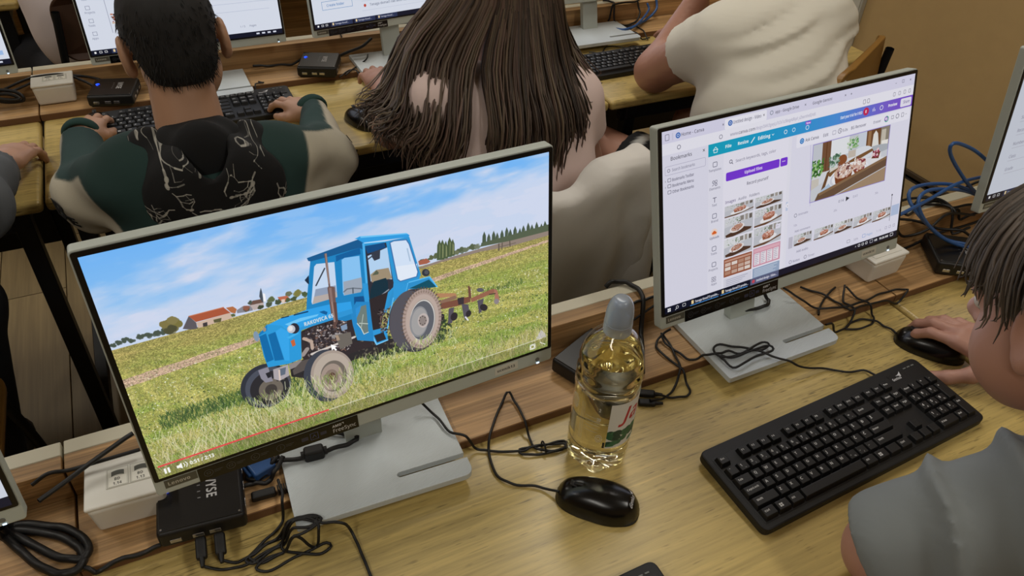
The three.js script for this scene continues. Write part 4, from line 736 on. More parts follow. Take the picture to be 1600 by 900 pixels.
function thinClient(label, x, z, turn, lit = true) {
  const g = thing('thin_client', label, 'computer', [x, D + T + 0.0006, z], turn, 'black thin client computers');
  part(g, 'rubber_foot', WY.foot, M.blackSoft, [0, 0.0011, 0]); part(g, 'case', WY.body, M.black, [0, 0.0155, 0]);
  part(g, 'top_cover', WY.top, wyseTopMat, [0, 0.0292, 0]);
  if (lit) part(g, 'power_light', WY.led, M.ledBlue, [-0.036, 0.0308, -0.012]).userData.label = 'glowing blue power symbol';
  for (const px of [-0.031, -0.006, 0.013]) part(g, 'usb_port', WY.port, M.chrome, [px, 0.012, 0.0495]);
  for (const [sx, sz] of [[-1, 1], [1, 1]]) part(g, 'screw', WY.screw, M.chrome, [sx * 0.044, 0.0302, sz * 0.044]);
  for (let i = 0; i < 3; i++) part(g, 'side_port', WY.port, M.chrome, [0.0495, 0.013, -0.03 + i * 0.026], [0, Math.PI / 2, 0]);
  return g;
}
thinClient('black thin client with blue power light under the tractor monitor', -0.0655, -0.034, -0.1);
thinClient('black thin client half hidden behind the plastic bottle', 0.511, -0.046, 0.4, false);
thinClient('black thin client among the blue cables at right', 1.292, -0.03, -0.6, false);
thinClient('black thin client left of the head of the boy in green', -0.082, ROW - 0.034, -0.25);
thinClient('black thin client right of the boy in green, by the file list', 0.412, ROW - 0.036, -0.4);
// plugs
function usbPlug(label, x, y, z, turn, long = 0.03) {
  const g = thing('usb_plug', label, 'plug', [x, D + y, z], turn, 'black usb plugs');
  part(g, 'grip', rbox(0.0125, 0.008, long, 0.003, 3), M.blackSoft, [0, 0.004, 0]); part(g, 'strain_relief', new THREE.CylinderGeometry(0.0022, 0.0034, 0.012, 10).rotateX(Math.PI / 2), M.blackSoft, [0, 0.004, long / 2 + 0.005]);
  return g;
}
usbPlug('usb plug on the left, front of the thin client', -0.0765, T + 0.006, 0.033, -0.08); usbPlug('usb plug on the right, front of the thin client', -0.0555, T + 0.006, 0.036, -0.08);
usbPlug('usb plug right of the bottle, upper one', 0.566, 0.0006, 0.016, 1.05, 0.026); usbPlug('usb plug right of the bottle, lower one', 0.556, 0.0006, 0.032, 1.1, 0.026);
{
  const g = thing('display_plug', 'blue screw-on display plug behind the tractor monitor foot', 'plug', [0.01, D + T, -0.062], 0.3);
  part(g, 'shell', rbox(0.03, 0.016, 0.034, 0.003), M.blue, [0, 0.008, 0]); for (const s of [-1, 1]) part(g, 'thumb_screw', new THREE.CylinderGeometry(0.0028, 0.0028, 0.02, 10).rotateX(Math.PI / 2), M.blue, [s * 0.0175, 0.008, -0.002]);
  const h = thing('network_plug', 'ribbed black plug on the right side of the thin client', 'plug', [0.005, D + T, -0.018], 1.5);
  part(h, 'grip', rbox(0.012, 0.010, 0.03, 0.003), M.blackSoft, [0, 0.005, 0]); for (let i = 0; i < 5; i++) part(h, 'rib', rbox(0.011, 0.009, 0.0016, 0.0006), M.black, [0, 0.005, 0.018 + i * 0.0026]);
}

// ───────── mice ─────────
const mouseTex = canvasTex(512, 1024, (g) => { g.fillStyle = '#060607'; g.fillRect(0, 0, 512, 1024); g.strokeStyle = '#000'; g.lineWidth = 4; g.beginPath(); g.moveTo(256, 60); g.lineTo(256, 430); g.stroke(); g.save(); g.translate(256, 890); g.fillStyle = '#c9c9cb'; g.font = 'italic bold 56px sans-serif'; g.fillText('Genius', -92, 34, 150); g.beginPath(); g.moveTo(34, -16); g.quadraticCurveTo(80, -10, 118, -66); g.quadraticCurveTo(96, -24, 84, 6); g.lineTo(66, 2); g.quadraticCurveTo(70, -12, 34, -16); g.fill(); g.restore(); });
const mouseMat = mat(0xffffff, 0.24, { map: mouseTex });
const MO = (() => {
  const L = 0.112, NU = 30, NV = 36, pos = [], uv = [], idx = [];
  for (let j = 0; j <= NV; j++) {
    const t = j / NV, z = (t - 0.5) * L, e = t < 0.5 ? Math.pow(1 - Math.pow(Math.abs(2 * t - 1), 3.4), 0.42) : Math.pow(1 - Math.pow(Math.abs(2 * t - 1), 2.3), 0.47);
    const w = e * lerp(0.0275, 0.0315, sstep(0, 0.75, t)), h = 0.005 + Math.pow(clamp(1 - Math.pow(Math.abs((t - 0.58) / 0.6), 2.2)), 0.62) * 0.0285;
    for (let i = 0; i <= NU; i++) { const a = i / NU * Math.PI, cx = Math.cos(a), s = Math.sin(a), x = -Math.sign(cx) * Math.pow(Math.abs(cx), 0.85) * w * (1 - 0.05 * s), y = Math.pow(s, 0.85) * h * Math.min(1, e * 1.35); pos.push(x, y + 0.0015, z); uv.push(x / 0.064 + 0.5, 0.5 - z / L); }
  }
  for (let j = 0; j < NV; j++) for (let i = 0; i < NU; i++) { const a = j * (NU + 1) + i; idx.push(a, a + NU + 1, a + 1, a + 1, a + NU + 1, a + NU + 2); }
  const g = new THREE.BufferGeometry(); g.setAttribute('position', new THREE.Float32BufferAttribute(pos, 3)); g.setAttribute('uv', new THREE.Float32BufferAttribute(uv, 2)); g.setIndex(idx); g.computeVertexNormals();
  const sole = new THREE.Shape(); for (let j = 0; j <= 40; j++) { const a = j / 40 * 2 * Math.PI, c = Math.cos(a), s = Math.sin(a); sole[j ? 'lineTo' : 'moveTo'](Math.sign(c) * Math.pow(Math.abs(c), 0.75) * 0.0295, Math.sign(s) * Math.pow(Math.abs(s), 0.8) * 0.0555); }
  return { shell: g, sole: slab(sole, 0.004, 0.0008), wheel: new THREE.TorusGeometry(0.0065, 0.0028, 10, 24).rotateY(Math.PI / 2), slot: rbox(0.009, 0.002, 0.026, 0.001) };
})();
function makeMouse(label, x, z, turn, runKey) {
  const g = thing('computer_mouse', label, 'mouse', [x, D, z], turn, 'black computer mice');
  part(g, 'shell', MO.shell, mouseMat); part(g, 'sole', MO.sole, M.blackSoft);
  part(g, 'wheel_slot', MO.slot, M.black, [0, 0.0275, -0.026], [0.26, 0, 0]); part(g, 'scroll_wheel', MO.wheel, M.blackSoft, [0, 0.0245, -0.027]);
  if (runKey) { g.updateMatrixWorld(true); const inv = g.matrixWorld.clone().invert(), pts = run(runKey).map((p) => V3(...p).applyMatrix4(inv).toArray()); part(g, 'cable', tube(pts, 0.0019, pts.length, 6), M.cable); }
  return g;
}
const tie = (g, x, y, z, turn, r = 0.009) => part(g, 'cable_tie', new THREE.TorusGeometry(r, 0.0012, 6, 20), M.blackSoft, [x, y, z], [0, turn, 0]);
{ const m = makeMouse('glossy black mouse lying free in front of the bottle', 0.3965, 0.1545, 0.83, 'mouse1'); m.updateMatrixWorld(true); const p = V3(0.373, D + 0.006, 0.047).applyMatrix4(m.matrixWorld.clone().invert()); tie(m, p.x, p.y, p.z, 0.6); }
makeMouse('black mouse under the hand at right', 1.066, 0.115, 0.62, 'ms2d');
makeMouse('black mouse under the left hand of the boy in green', -0.135, -1.185, -0.1);
makeMouse('black mouse under the right hand of the boy in green', 0.272, -1.118, 0.55, 'r2j');

makeMouse('black mouse half hidden at the left hair ends of the girl', 0.435, -1.01, 0.3);

// ───────── keyboards ─────────
const KU = 0.0187, KZ = 0.0172;
function keyList() {
  const rows = [], add = (r, x, list) => { for (const [s, w = 1, h = 1] of list) { if (s !== null) rows.push({ s, x: x + w / 2, r: r + h / 2, w, h }); x += w; } };
  add(0, 0, [['Esc'], [null], ['F1'], ['F2'], ['F3'], ['F4'], [null, 0.5], ['F5'], ['F6'], ['F7'], ['F8'], [null, 0.5], ['F9'], ['F10'], ['F11'], ['F12'], [null, 0.25], ['Prt'], ['Scr'], ['Pau']]);
  add(1.15, 0, [['`'], ['1'], ['2'], ['3'], ['4'], ['5'], ['6'], ['7'], ['8'], ['9'], ['0'], ['-'], ['='], ['← Back', 2], [null, 0.25], ['Ins'], ['Hom'], ['PgU'], [null, 0.25], ['Num'], ['/'], ['*'], ['-']]);
  add(2.15, 0, [['Tab', 1.5], ['Q'], ['W'], ['E'], ['R'], ['T'], ['Y'], ['U'], ['I'], ['O'], ['P'], ['Š'], ['Đ'], ['Ž', 1.5], [null, 0.25], ['Del'], ['End'], ['PgD'], [null, 0.25], ['7'], ['8'], ['9'], ['+', 1, 2]]);
  add(3.15, 0, [['CapsLock', 1.75], ['A'], ['S'], ['D'], ['F'], ['G'], ['H'], ['J'], ['K'], ['L'], ['Č'], ['Ć'], ['Enter', 2.25], [null, 3.5], ['4'], ['5'], ['6']]);
  add(4.15, 0, [['⇧Shift', 2.25], ['Z'], ['X'], ['C'], ['V'], ['B'], ['N'], ['M'], [','], ['.'], ['-'], ['⇧Shift', 2.75], [null, 1.25], ['↑'], [null, 1.25], ['1'], ['2'], ['3'], ['Ent', 1, 2]]);
  add(5.15, 0, [['Ctrl', 1.25], ['WIN', 1.25], ['Alt', 1.25], ['', 6.25], ['Alt', 1.25], ['WIN', 1.25], ['▤', 1.25], ['Ctrl', 1.25], [null, 0.25], ['←'], ['↓'], ['→'], [null, 0.25], ['0 Ins', 2], ['Del']]);
  return rows;
}
const KEYS = keyList(), KW = 22.5 * KU, KD = 6.15 * KZ;
const keyTex = canvasTex(2048, 576, (g, W, H) => {
  g.fillStyle = '#0b0b0c'; g.fillRect(0, 0, W, H); const sx = W / 22.5, sy = H / 6.15; g.fillStyle = '#c8c8c6';
  for (const k of KEYS) { const x = (k.x - k.w / 2) * sx + 22, y = (k.r - k.h / 2) * sy + 40;
    if (k.s === 'WIN') { for (const a of [0, 1]) for (const b of [0, 1]) g.fillRect(x + 6 + a * 15, y - 8 + b * 15, 12, 12); continue; }
    g.font = 'bold ' + (k.s.length > 1 ? 22 : 30) + 'px sans-serif'; g.fillText(k.s, x, y + 6, k.w * sx - 36); if (k.s.length === 1 && /[0-9=,.]/.test(k.s)) { g.font = '20px sans-serif'; g.fillText('!"#$%&/()='[k.s.charCodeAt(0) % 10], x + 24, y + 30); } }
});
const keyMat = mat(0xffffff, 0.5, { map: keyTex });
const keyGeo = KEYS.map((k) => {
  const w = k.w * KU - 0.0012, d = k.h * KZ - 0.0012, g = new RoundedBoxGeometry(w, 0.008, d, 1, 0.0012), p = g.attributes.position, uv = g.attributes.uv, kx = k.x * KU, kz = k.r * KZ;
  for (let i = 0; i < p.count; i++) { const top = p.getY(i) > 0; if (top) { p.setX(i, p.getX(i) - Math.sign(p.getX(i)) * 0.0014); p.setZ(i, p.getZ(i) * (1 - 0.0032 / d) - 0.0006); } uv.setXY(i, (kx + p.getX(i) * (top ? 1 : 0.98)) / KW, 1 - (kz + p.getZ(i)) / KD); }
  g.computeVertexNormals(); return g;
});
const logoTex = canvasTex(256, 128, (g) => { g.fillStyle = '#0e0e10'; g.fillRect(0, 0, 256, 128); g.fillStyle = '#c6c6c8'; g.font = 'bold 54px sans-serif'; g.fillText('Genius', 20, 112, 160); g.beginPath(); g.moveTo(110, 50); g.quadraticCurveTo(180, 52, 230, 6); g.quadraticCurveTo(210, 50, 200, 82); g.lineTo(176, 76); g.quadraticCurveTo(176, 60, 110, 50); g.fill(); });
const KB = (() => {
  const w = KW + 0.02, d = KD + 0.03, sh = roundRect(w, d, 0.012), base = slab(sh, 0.014, 0.0025, 6);
  return { w, d, base, rim: slab(roundRect(w - 0.004, d - 0.004, 0.011), 0.006, 0.001, 6), well: rbox(KW + 0.004, 0.0012, KD + 0.004, 0.0005), logo: new THREE.PlaneGeometry(0.03, 0.015).rotateX(-Math.PI / 2), led: rbox(0.006, 0.0008, 0.002, 0.0003), foot: rbox(0.03, 0.012, 0.008, 0.002) };
})();
function makeKeyboard(label, x, z, turn, runKey, keep = () => true) {
  const g = thing('keyboard', label, 'keyboard', [x, D, z], turn, 'black wired keyboards');
  const tilt = 0.055, y0 = 0.004;
  const base = part(g, 'case', KB.base, M.blackSoft, [0, y0 - 0.001, 0], [tilt, 0, 0]); base.position.y += 0.001;
  part(base, 'key_well', KB.well, M.black, [0, 0.0138, 0.004]); part(base, 'logo', KB.logo, mat(0xffffff, 0.4, { map: logoTex }), [KW / 2 - 0.052, 0.0145, -KD / 2 + 0.004]).userData.label = 'printed white logo';
  for (let i = 0; i < 3; i++) part(base, 'indicator', KB.led, M.greyDark, [KW / 2 - 0.026 + i * 0.009, 0.0144, -KD / 2 - 0.003]);
  KEYS.forEach((k, i) => { if (keep(k)) { const o = part(base, 'key', keyGeo[i], keyMat, [k.x * KU - KW / 2, 0.0172, k.r * KZ - KD / 2 + 0.004]); } });
  for (const s of [-1, 1]) part(g, 'foot', KB.foot, M.blackSoft, [s * KW * 0.4, 0.006, -KB.d / 2 + 0.012]);
  if (runKey) { g.updateMatrixWorld(true); const inv = g.matrixWorld.clone().invert(), pts = run(runKey).map((p) => V3(...p).applyMatrix4(inv).toArray()); part(g, 'cable', tube(pts, 0.0019, pts.length, 6), M.cable); }
  return g;
}
makeKeyboard('black keyboard with white legends beside the boy at right', 0.782, 0.2085, 0.043, 'kb2b');
makeKeyboard('black keyboard of which one corner shows at the bottom edge', 0.190, 0.333, 0.02);
makeKeyboard('black keyboard behind the boy in green', 0.09, -1.165, 0.02, null);
makeKeyboard('black keyboard left of the elbow of the child in white', 1.245, -1.10, 0.03, 'r2p');

// ───────── bottle ─────────
{
  const g = thing('plastic_bottle', 'clear plastic bottle of pale yellow drink with white sports cap', 'bottle', [0.438, D, 0.08]);
  const prof = [[0.0, 0.004], [0.016, 0.003], [0.030, 0.0], [0.038, 0.003], [0.0415, 0.012], [0.0425, 0.03], [0.0425, 0.04], [0.0426, 0.05], [0.0418, 0.056], [0.0418, 0.145], [0.0424, 0.147], [0.0412, 0.15], [0.0420, 0.155], [0.0408, 0.160], [0.0420, 0.165], [0.0405, 0.174], [0.0412, 0.182], [0.0395, 0.194], [0.0355, 0.207], [0.0285, 0.219], [0.0205, 0.228], [0.0155, 0.234], [0.0148, 0.240]];
  const sm = new THREE.SplineCurve(prof.map((p) => new THREE.Vector2(...p))).getPoints(90);
  const petal = (geo, k) => { const p = geo.attributes.position; for (let i = 0; i < p.count; i++) { const x = p.getX(i), y = p.getY(i), z = p.getZ(i), a = Math.atan2(x, z), r = Math.hypot(x, z); if (y < 0.042 && r > 0.004) { const f = sstep(0.042, 0.01, y), s = Math.pow(Math.abs(Math.sin(a * 2.5)), 2.2); p.setX(i, x * (1 - k * f * (1 - s))); p.setZ(i, z * (1 - k * f * (1 - s))); p.setY(i, y + 0.0035 * (1 - s) * sstep(0.02, 0, y)); } else if (y > 0.125 && y < 0.19) { const w = 0.0009 * Math.sin(a * 6 + y * 90); p.setX(i, x * (1 + w / r)); p.setZ(i, z * (1 + w / r)); } } geo.computeVertexNormals(); return geo; };
  const shellM = new THREE.MeshPhysicalMaterial({ color: 0xffffff, roughness: 0.03, transmission: 1, thickness: 0, ior: 1.5, clearcoat: 0 });
  part(g, 'shell', petal(new THREE.LatheGeometry(sm, 72), 0.09), shellM).userData.label = 'clear ribbed plastic shell';
  const lim = 0.196, lp = sm.filter((p) => p.y < lim).map((p) => new THREE.Vector2(Math.max(0, p.x - 0.0009), p.y + 0.001)); lp.push(new THREE.Vector2(lp[lp.length - 1].x, lim), new THREE.Vector2(0.0001, lim));
  part(g, 'drink', petal(new THREE.LatheGeometry(lp, 72), 0.09), new THREE.MeshPhysicalMaterial({ color: 0xffffff, roughness: 0.0, transmission: 1, thickness: 0.05, ior: 1.33, attenuationColor: new THREE.Color(0.93, 0.86, 0.52), attenuationDistance: 0.17 })).userData.label = 'pale yellow drink';
  const capM = new THREE.MeshPhysicalMaterial({ color: 0xc3cdd8, roughness: 0.25, transmission: 0.62, thickness: 0 });
  const capP = [[0.0158, 0.230], [0.0174, 0.231], [0.0176, 0.236], [0.0174, 0.245], [0.0168, 0.246], [0.0170, 0.248], [0.0166, 0.260], [0.0152, 0.269], [0.0120, 0.277], [0.0080, 0.2808], [0.0, 0.2815]];
  part(g, 'cap', new THREE.LatheGeometry(new THREE.SplineCurve(capP.map((p) => new THREE.Vector2(...p))).getPoints(60), 48), capM).userData.label = 'milky domed sports cap';
  part(g, 'spout', new THREE.LatheGeometry([[0.0001, 0.24], [0.0125, 0.24], [0.0125, 0.252], [0.007, 0.256], [0.0065, 0.268], [0.008, 0.270], [0.008, 0.274], [0.0001, 0.275]].map((p) => new THREE.Vector2(...p)), 28), mat(0xb5bcc6, 0.5));
  const th = -0.663;   // towards the photographer
  const labTex = canvasTex(512, 512, (c) => {
    c.fillStyle = '#d9dad6'; c.fillRect(0, 0, 512, 512); c.save(); c.fillStyle = '#b3242c'; c.font = 'italic bold 230px sans-serif'; c.fillText('Jana', 110, 220, 400); c.restore(); c.fillStyle = '#9aa09a'; c.font = '24px sans-serif'; c.fillText('vitamin', 220, 245);
    for (let i = 0; i < 60; i++) { const x = rr(0, 512), y = rr(330, 490), r = rr(30, 46); c.fillStyle = ['#1f4a38', '#2c5e42', '#173c30', '#3a6e4c'][i % 4]; c.beginPath(); c.ellipse(x, y, r, r * 0.9, 0, 0, 7); c.fill(); }
    c.fillStyle = '#d9dad6'; c.fillRect(0, 494, 512, 18);
  });
  part(g, 'label', new THREE.CylinderGeometry(0.0426, 0.0426, 0.082, 40, 1, true, th + 0.24, 1.9).translate(0, 0.102, 0), mat(0xffffff, 0.5, { map: labTex, side: THREE.DoubleSide })).userData.label = 'white and green printed paper label';
  const clrTex = canvasTex(512, 384, (c) => {
    c.clearRect(0, 0, 512, 384); c.strokeStyle = 'rgba(225,228,225,0.85)'; c.fillStyle = 'rgba(225,228,225,0.75)'; c.lineWidth = 4;
    for (let i = 0; i < 160; i++) { const a = rr(0, 6.3), q = Math.sqrt(rnd()) * 62; c.fillRect(96 + Math.cos(a) * q, 90 + Math.sin(a) * q, 5, 5); } c.fillStyle = 'rgba(110,116,120,0.55)'; c.fillRect(40, 190, 110, 170); c.fillStyle = 'rgba(225,228,225,0.75)'; for (let i = 0; i < 9; i++) c.fillRect(52, 202 + i * 17, 60 + (i * 31 % 30), 5);
    for (const x of [210, 226, 246]) c.fillRect(x, 40, 2.5, 320); for (let i = 0; i < 5; i++) c.fillRect(270, 130 + i * 30, 120 + (i * 37 % 40), 3); c.font = 'bold 40px sans-serif'; c.fillText('2', 400, 70); c.fillText('20', 390, 150);
    c.beginPath(); c.ellipse(440, 300, 34, 30, 0, 0, 7); c.stroke(); c.beginPath(); c.ellipse(440, 300, 18, 15, 0, 0, 7); c.stroke(); c.fillStyle = 'rgba(20,20,20,0.95)'; c.fillRect(488, 330, 24, 50);
  });
  part(g, 'clear_label', new THREE.CylinderGeometry(0.0426, 0.0426, 0.082, 40, 1, true, th - 1.3, 1.52).translate(0, 0.102, 0), mat(0xffffff, 0.5, { map: clrTex, transparent: true, side: THREE.DoubleSide })).userData.label = 'see-through label with small white print';
}

// ───────── loose cables ─────────
function cable(name, label, key, r = 0.003, m = M.cable, group = 'black cables on the tables') { const o = part(scene, numbered(name), tube(run(key, r), r, RUN[key].length * 7, 7), m); return tag(o, label, 'cable', group); }
cable('usb_cable', 'thin black cable looped into a tied bundle at the bottom left', 'usbA', 0.0019); cable('usb_cable', 'thin black cable curling beside the left foot plate edge', 'usbB', 0.0019);
cable('power_cable', 'thick black cable loop in the lower left corner, outer one', 'thick1', 0.005); cable('power_cable', 'thick black cable loop in the lower left corner, inner one', 'thick2', 0.005);
cable('network_cable', 'black cable running from the picture bottom to the thin client', 'lan1'); cable('power_cable', 'black cable slanting over the white socket box, lower', 'hang1'); cable('power_cable', 'black cable sagging behind the labelled socket box', 'hang2', 0.0025);
cable('usb_cable', 'thin black cable looping right of the bottle', 'kb2a', 0.0019); cable('usb_cable', 'thin black cable loop on the seam between two tables', 'ms2', 0.0019); cable('usb_cable', 'short thin cable arching out of the right table board', 'ms2b', 0.0019); cable('usb_cable', 'thin black cable curving to the right foot plate corner', 'ms2c', 0.0019);
{
  const g = thing('power_cable', 'black monitor cable with thick filter barrel below the tractor monitor', 'cable');
  const pr = run('pwr1', 0.0031); part(g, 'lead', tube(pr, 0.0031, pr.length), M.cable); const a = V3(...pr[24]), b = V3(...pr[36]), m = a.clone().add(b).multiplyScalar(0.5).add(V3(0.006, 0, 0)), d = b.clone().sub(a).normalize();
  const f = part(g, 'filter_barrel', merge([rbox(0.017, 0.026, 0.017, 0.004, 3), at(new THREE.CylinderGeometry(0.0055, 0.0055, 0.034, 14), 0, 0, 0)]), M.blackSoft, m.toArray()); f.quaternion.setFromUnitVectors(V3(0, 1, 0), d);
}
cable('power_cable', 'black cable loop hanging below the cake photo monitor', 'pwr2'); cable('power_cable', 'thick black cable rising over the ledge behind the bottle', 'vert', 0.004); cable('power_cable', 'black cable between the bottle cap and the right monitor', 'hor', 0.0025); cable('usb_cable', 'thin cable just under the one beside the bottle cap', 'hor2', 0.0019);
cable('display_cable', 'black cable loop hanging under the tractor monitor chin', 'blk1'); cable('display_cable', 'black cable bending to the thin client under the tractor', 'blk2');
cable('ethernet_cable', 'blue network cable stretched straight past the right monitor', 'eth1', 0.0034, M.blue, 'blue network cables'); cable('ethernet_cable', 'blue network cable in the tallest loop before the wall', 'eth2', 0.0034, M.blue, 'blue network cables'); cable('ethernet_cable', 'blue network cable in the wide outer loop at right', 'eth3', 0.0034, M.blue, 'blue network cables'); cable('ethernet_cable', 'blue network cable in the inner loop at right', 'eth4', 0.0034, M.blue, 'blue network cables');
['topmost, arching over the white ledge', 'second, crossing the dark riser', 'third, rising to the right', 'lowest, close to the board', 'short, behind the tall blue loop', 'thick, lying in the corner of the board', 'bent, climbing beside the thin client', 'thin, nearest to the blue outer loop'].forEach((s, i) => cable('power_cable', 'black cable right of the editor monitor: ' + s, 'rb' + (i + 1), 0.0027));
cable('power_cable', 'second row cable lying over the white socket box', 'r2a'); cable('power_cable', 'second row cable running to the thin client at left', 'r2b'); cable('power_cable', 'thick coil at the upper left picture edge, outer turn', 'r2c', 0.004); cable('power_cable', 'thick coil at the upper left picture edge, inner turn', 'r2d', 0.004);
cable('power_cable', 'second row cable right of the head of the boy', 'r2e'); cable('display_cable', 'thick cable from the second thin client up to its monitor', 'r2f', 0.004); cable('usb_cable', 'thin cable hanging over the second row ledge', 'r2g', 0.002); cable('usb_cable', 'thin cable curving up beside the foot plate near the girl', 'r2h', 0.002); cable('usb_cable', 'thin cable lying between thin client and girl', 'r2i', 0.002);
cable('power_cable', 'black cable loop by the monitor right of the girl', 'r2k'); cable('ethernet_cable', 'dark blue cable above the keyboard of the child in white', 'r2l', 0.004, M.blue, 'blue network cables'); cable('ethernet_cable', 'thinner dark blue cable beside the propping arm', 'r2m', 0.0034, M.blue, 'blue network cables'); cable('power_cable', 'black cable along the ledge right of the girl', 'r2n'); cable('usb_cable', 'thin cable loop on the table beside the propping forearm', 'r2o', 0.002);
// ───────── bodies: distance fields meshed by surface nets ─────────
const smin = (a, b, k) => { const h = Math.max(k - Math.abs(a - b), 0) / k; return Math.min(a, b) - h * h * k * 0.25; };
const smax = (a, b, k) => -smin(-a, -b, k);
const cone = (a, b, ra, rb) => { const bx = b[0] - a[0], by = b[1] - a[1], bz = b[2] - a[2], l = bx * bx + by * by + bz * bz || 1e-9; return (x, y, z) => { const px = x - a[0], py = y - a[1], pz = z - a[2], t = clamp((px * bx + py * by + pz * bz) / l), qx = px - bx * t, qy = py - by * t, qz = pz - bz * t; return Math.sqrt(qx * qx + qy * qy + qz * qz) - lerp(ra, rb, t); }; };
const ell = (c, r) => { const m = Math.min(...r); return (x, y, z) => { const a = (x - c[0]) / r[0], b = (y - c[1]) / r[1], d = (z - c[2]) / r[2], k = Math.sqrt(a * a + b * b + d * d); const g = Math.sqrt((a / r[0]) ** 2 + (b / r[1]) ** 2 + (d / r[2]) ** 2) || 1e-6; return k < 1e-4 ? -m : k * (k - 1) / g; }; };
const union = (k, ...fs) => (x, y, z) => { let d = fs[0](x, y, z); for (let i = 1; i < fs.length; i++) d = smin(d, fs[i](x, y, z), k); return d; };
const plane = (p, n) => { const l = Math.hypot(...n), a = n[0] / l, b = n[1] / l, c = n[2] / l; return (x, y, z) => (x - p[0]) * a + (y - p[1]) * b + (z - p[2]) * c; };  // negative behind n
const cut = (f, pl, k = 0.006) => (x, y, z) => smax(f(x, y, z), pl(x, y, z), k);
const inSpace = (f, matrix) => { const e = matrix.clone().invert().elements; return (x, y, z) => f(e[0] * x + e[4] * y + e[8] * z + e[12], e[1] * x + e[5] * y + e[9] * z + e[13], e[2] * x + e[6] * y + e[10] * z + e[14]); };
function nets(f, lo, hi, cell) {
  const n = [0, 1, 2].map((i) => Math.ceil((hi[i] - lo[i]) / cell) + 1), [nx, ny, nz] = n, v = new Float32Array(nx * ny * nz), id = new Int32Array(nx * ny * nz).fill(-1), pos = [], idx = [];
  let q = 0; for (let k = 0; k < nz; k++) for (let j = 0; j < ny; j++) for (let i = 0; i < nx; i++) v[q++] = f(lo[0] + i * cell, lo[1] + j * cell, lo[2] + k * cell);
  const s = [1, nx, nx * ny], co = [0, 1, nx, nx + 1, nx * ny, nx * ny + 1, nx * ny + nx, nx * ny + nx + 1];
  const ed = [[0, 1], [2, 3], [4, 5], [6, 7], [0, 2], [1, 3], [4, 6], [5, 7], [0, 4], [1, 5], [2, 6], [3, 7]];
  for (let k = 0; k < nz - 1; k++) for (let j = 0; j < ny - 1; j++) for (let i = 0; i < nx - 1; i++) {
    const o = i + j * nx + k * nx * ny; let m = 0; for (let c = 0; c < 8; c++) if (v[o + co[c]] < 0) m |= 1 << c;
    if (m === 0 || m === 255) continue;
    let x = 0, y = 0, z = 0, w = 0;
    for (const [a, b] of ed) { const sa = m >> a & 1, sb = m >> b & 1; if (sa === sb) continue; const va = v[o + co[a]], vb = v[o + co[b]], t = va / (va - vb); x += (a & 1) + ((b & 1) - (a & 1)) * t; y += (a >> 1 & 1) + ((b >> 1 & 1) - (a >> 1 & 1)) * t; z += (a >> 2) + ((b >> 2) - (a >> 2)) * t; w++; }
    id[o] = pos.length / 3; pos.push(lo[0] + (i + x / w) * cell, lo[1] + (j + y / w) * cell, lo[2] + (k + z / w) * cell);
  }
  for (let k = 1; k < nz - 1; k++) for (let j = 1; j < ny - 1; j++) for (let i = 1; i < nx - 1; i++) {
    const o = i + j * nx + k * nx * ny, a = v[o] < 0;
    for (let ax = 0; ax < 3; ax++) { if (a === v[o + s[ax]] < 0) continue; const u = s[(ax + 1) % 3], w = s[(ax + 2) % 3], A = id[o], B = id[o - u], C = id[o - u - w], E = id[o - w]; if (A < 0 || B < 0 || C < 0 || E < 0) continue; if (a) idx.push(A, B, C, A, C, E); else idx.push(A, C, B, A, E, C); }
  }
  const g = new THREE.BufferGeometry(); g.setAttribute('position', new THREE.Float32BufferAttribute(pos, 3)); g.setIndex(idx); g.computeVertexNormals();
  return g;
}
const planarUV = (g, fn) => { const p = g.attributes.position, uv = new Float32Array(p.count * 2); for (let i = 0; i < p.count; i++) { const r = fn(p.getX(i), p.getY(i), p.getZ(i)); uv[2 * i] = r[0]; uv[2 * i + 1] = r[1]; } g.setAttribute('uv', new THREE.BufferAttribute(uv, 2)); return g; };
const paint = (g, fn) => { const p = g.attributes.position, c = new Float32Array(p.count * 3), col = new THREE.Color(); for (let i = 0; i < p.count; i++) { fn(col, p.getX(i), p.getY(i), p.getZ(i)); c[3 * i] = col.r; c[3 * i + 1] = col.g; c[3 * i + 2] = col.b; } g.setAttribute('color', new THREE.BufferAttribute(c, 3)); return g; };
const joinSkin = (gs) => { const list = gs.map((g) => { const n = g.clone(); for (const k of Object.keys(n.attributes)) if (!['position', 'normal'].includes(k)) n.deleteAttribute(k); return n; }); return mergeGeometries(list); };
// frame that maps local -z to `dir` and local +y as near as possible to `up`
function frameAt(p, dir, up = [0, 1, 0], s = 1) { const z = V3(...dir).normalize().negate(), x = V3(...up).cross(z).normalize(), y = z.clone().cross(x); return new THREE.Matrix4().makeBasis(x, y, z).scale(V3(s, s, s)).setPosition(...p); }
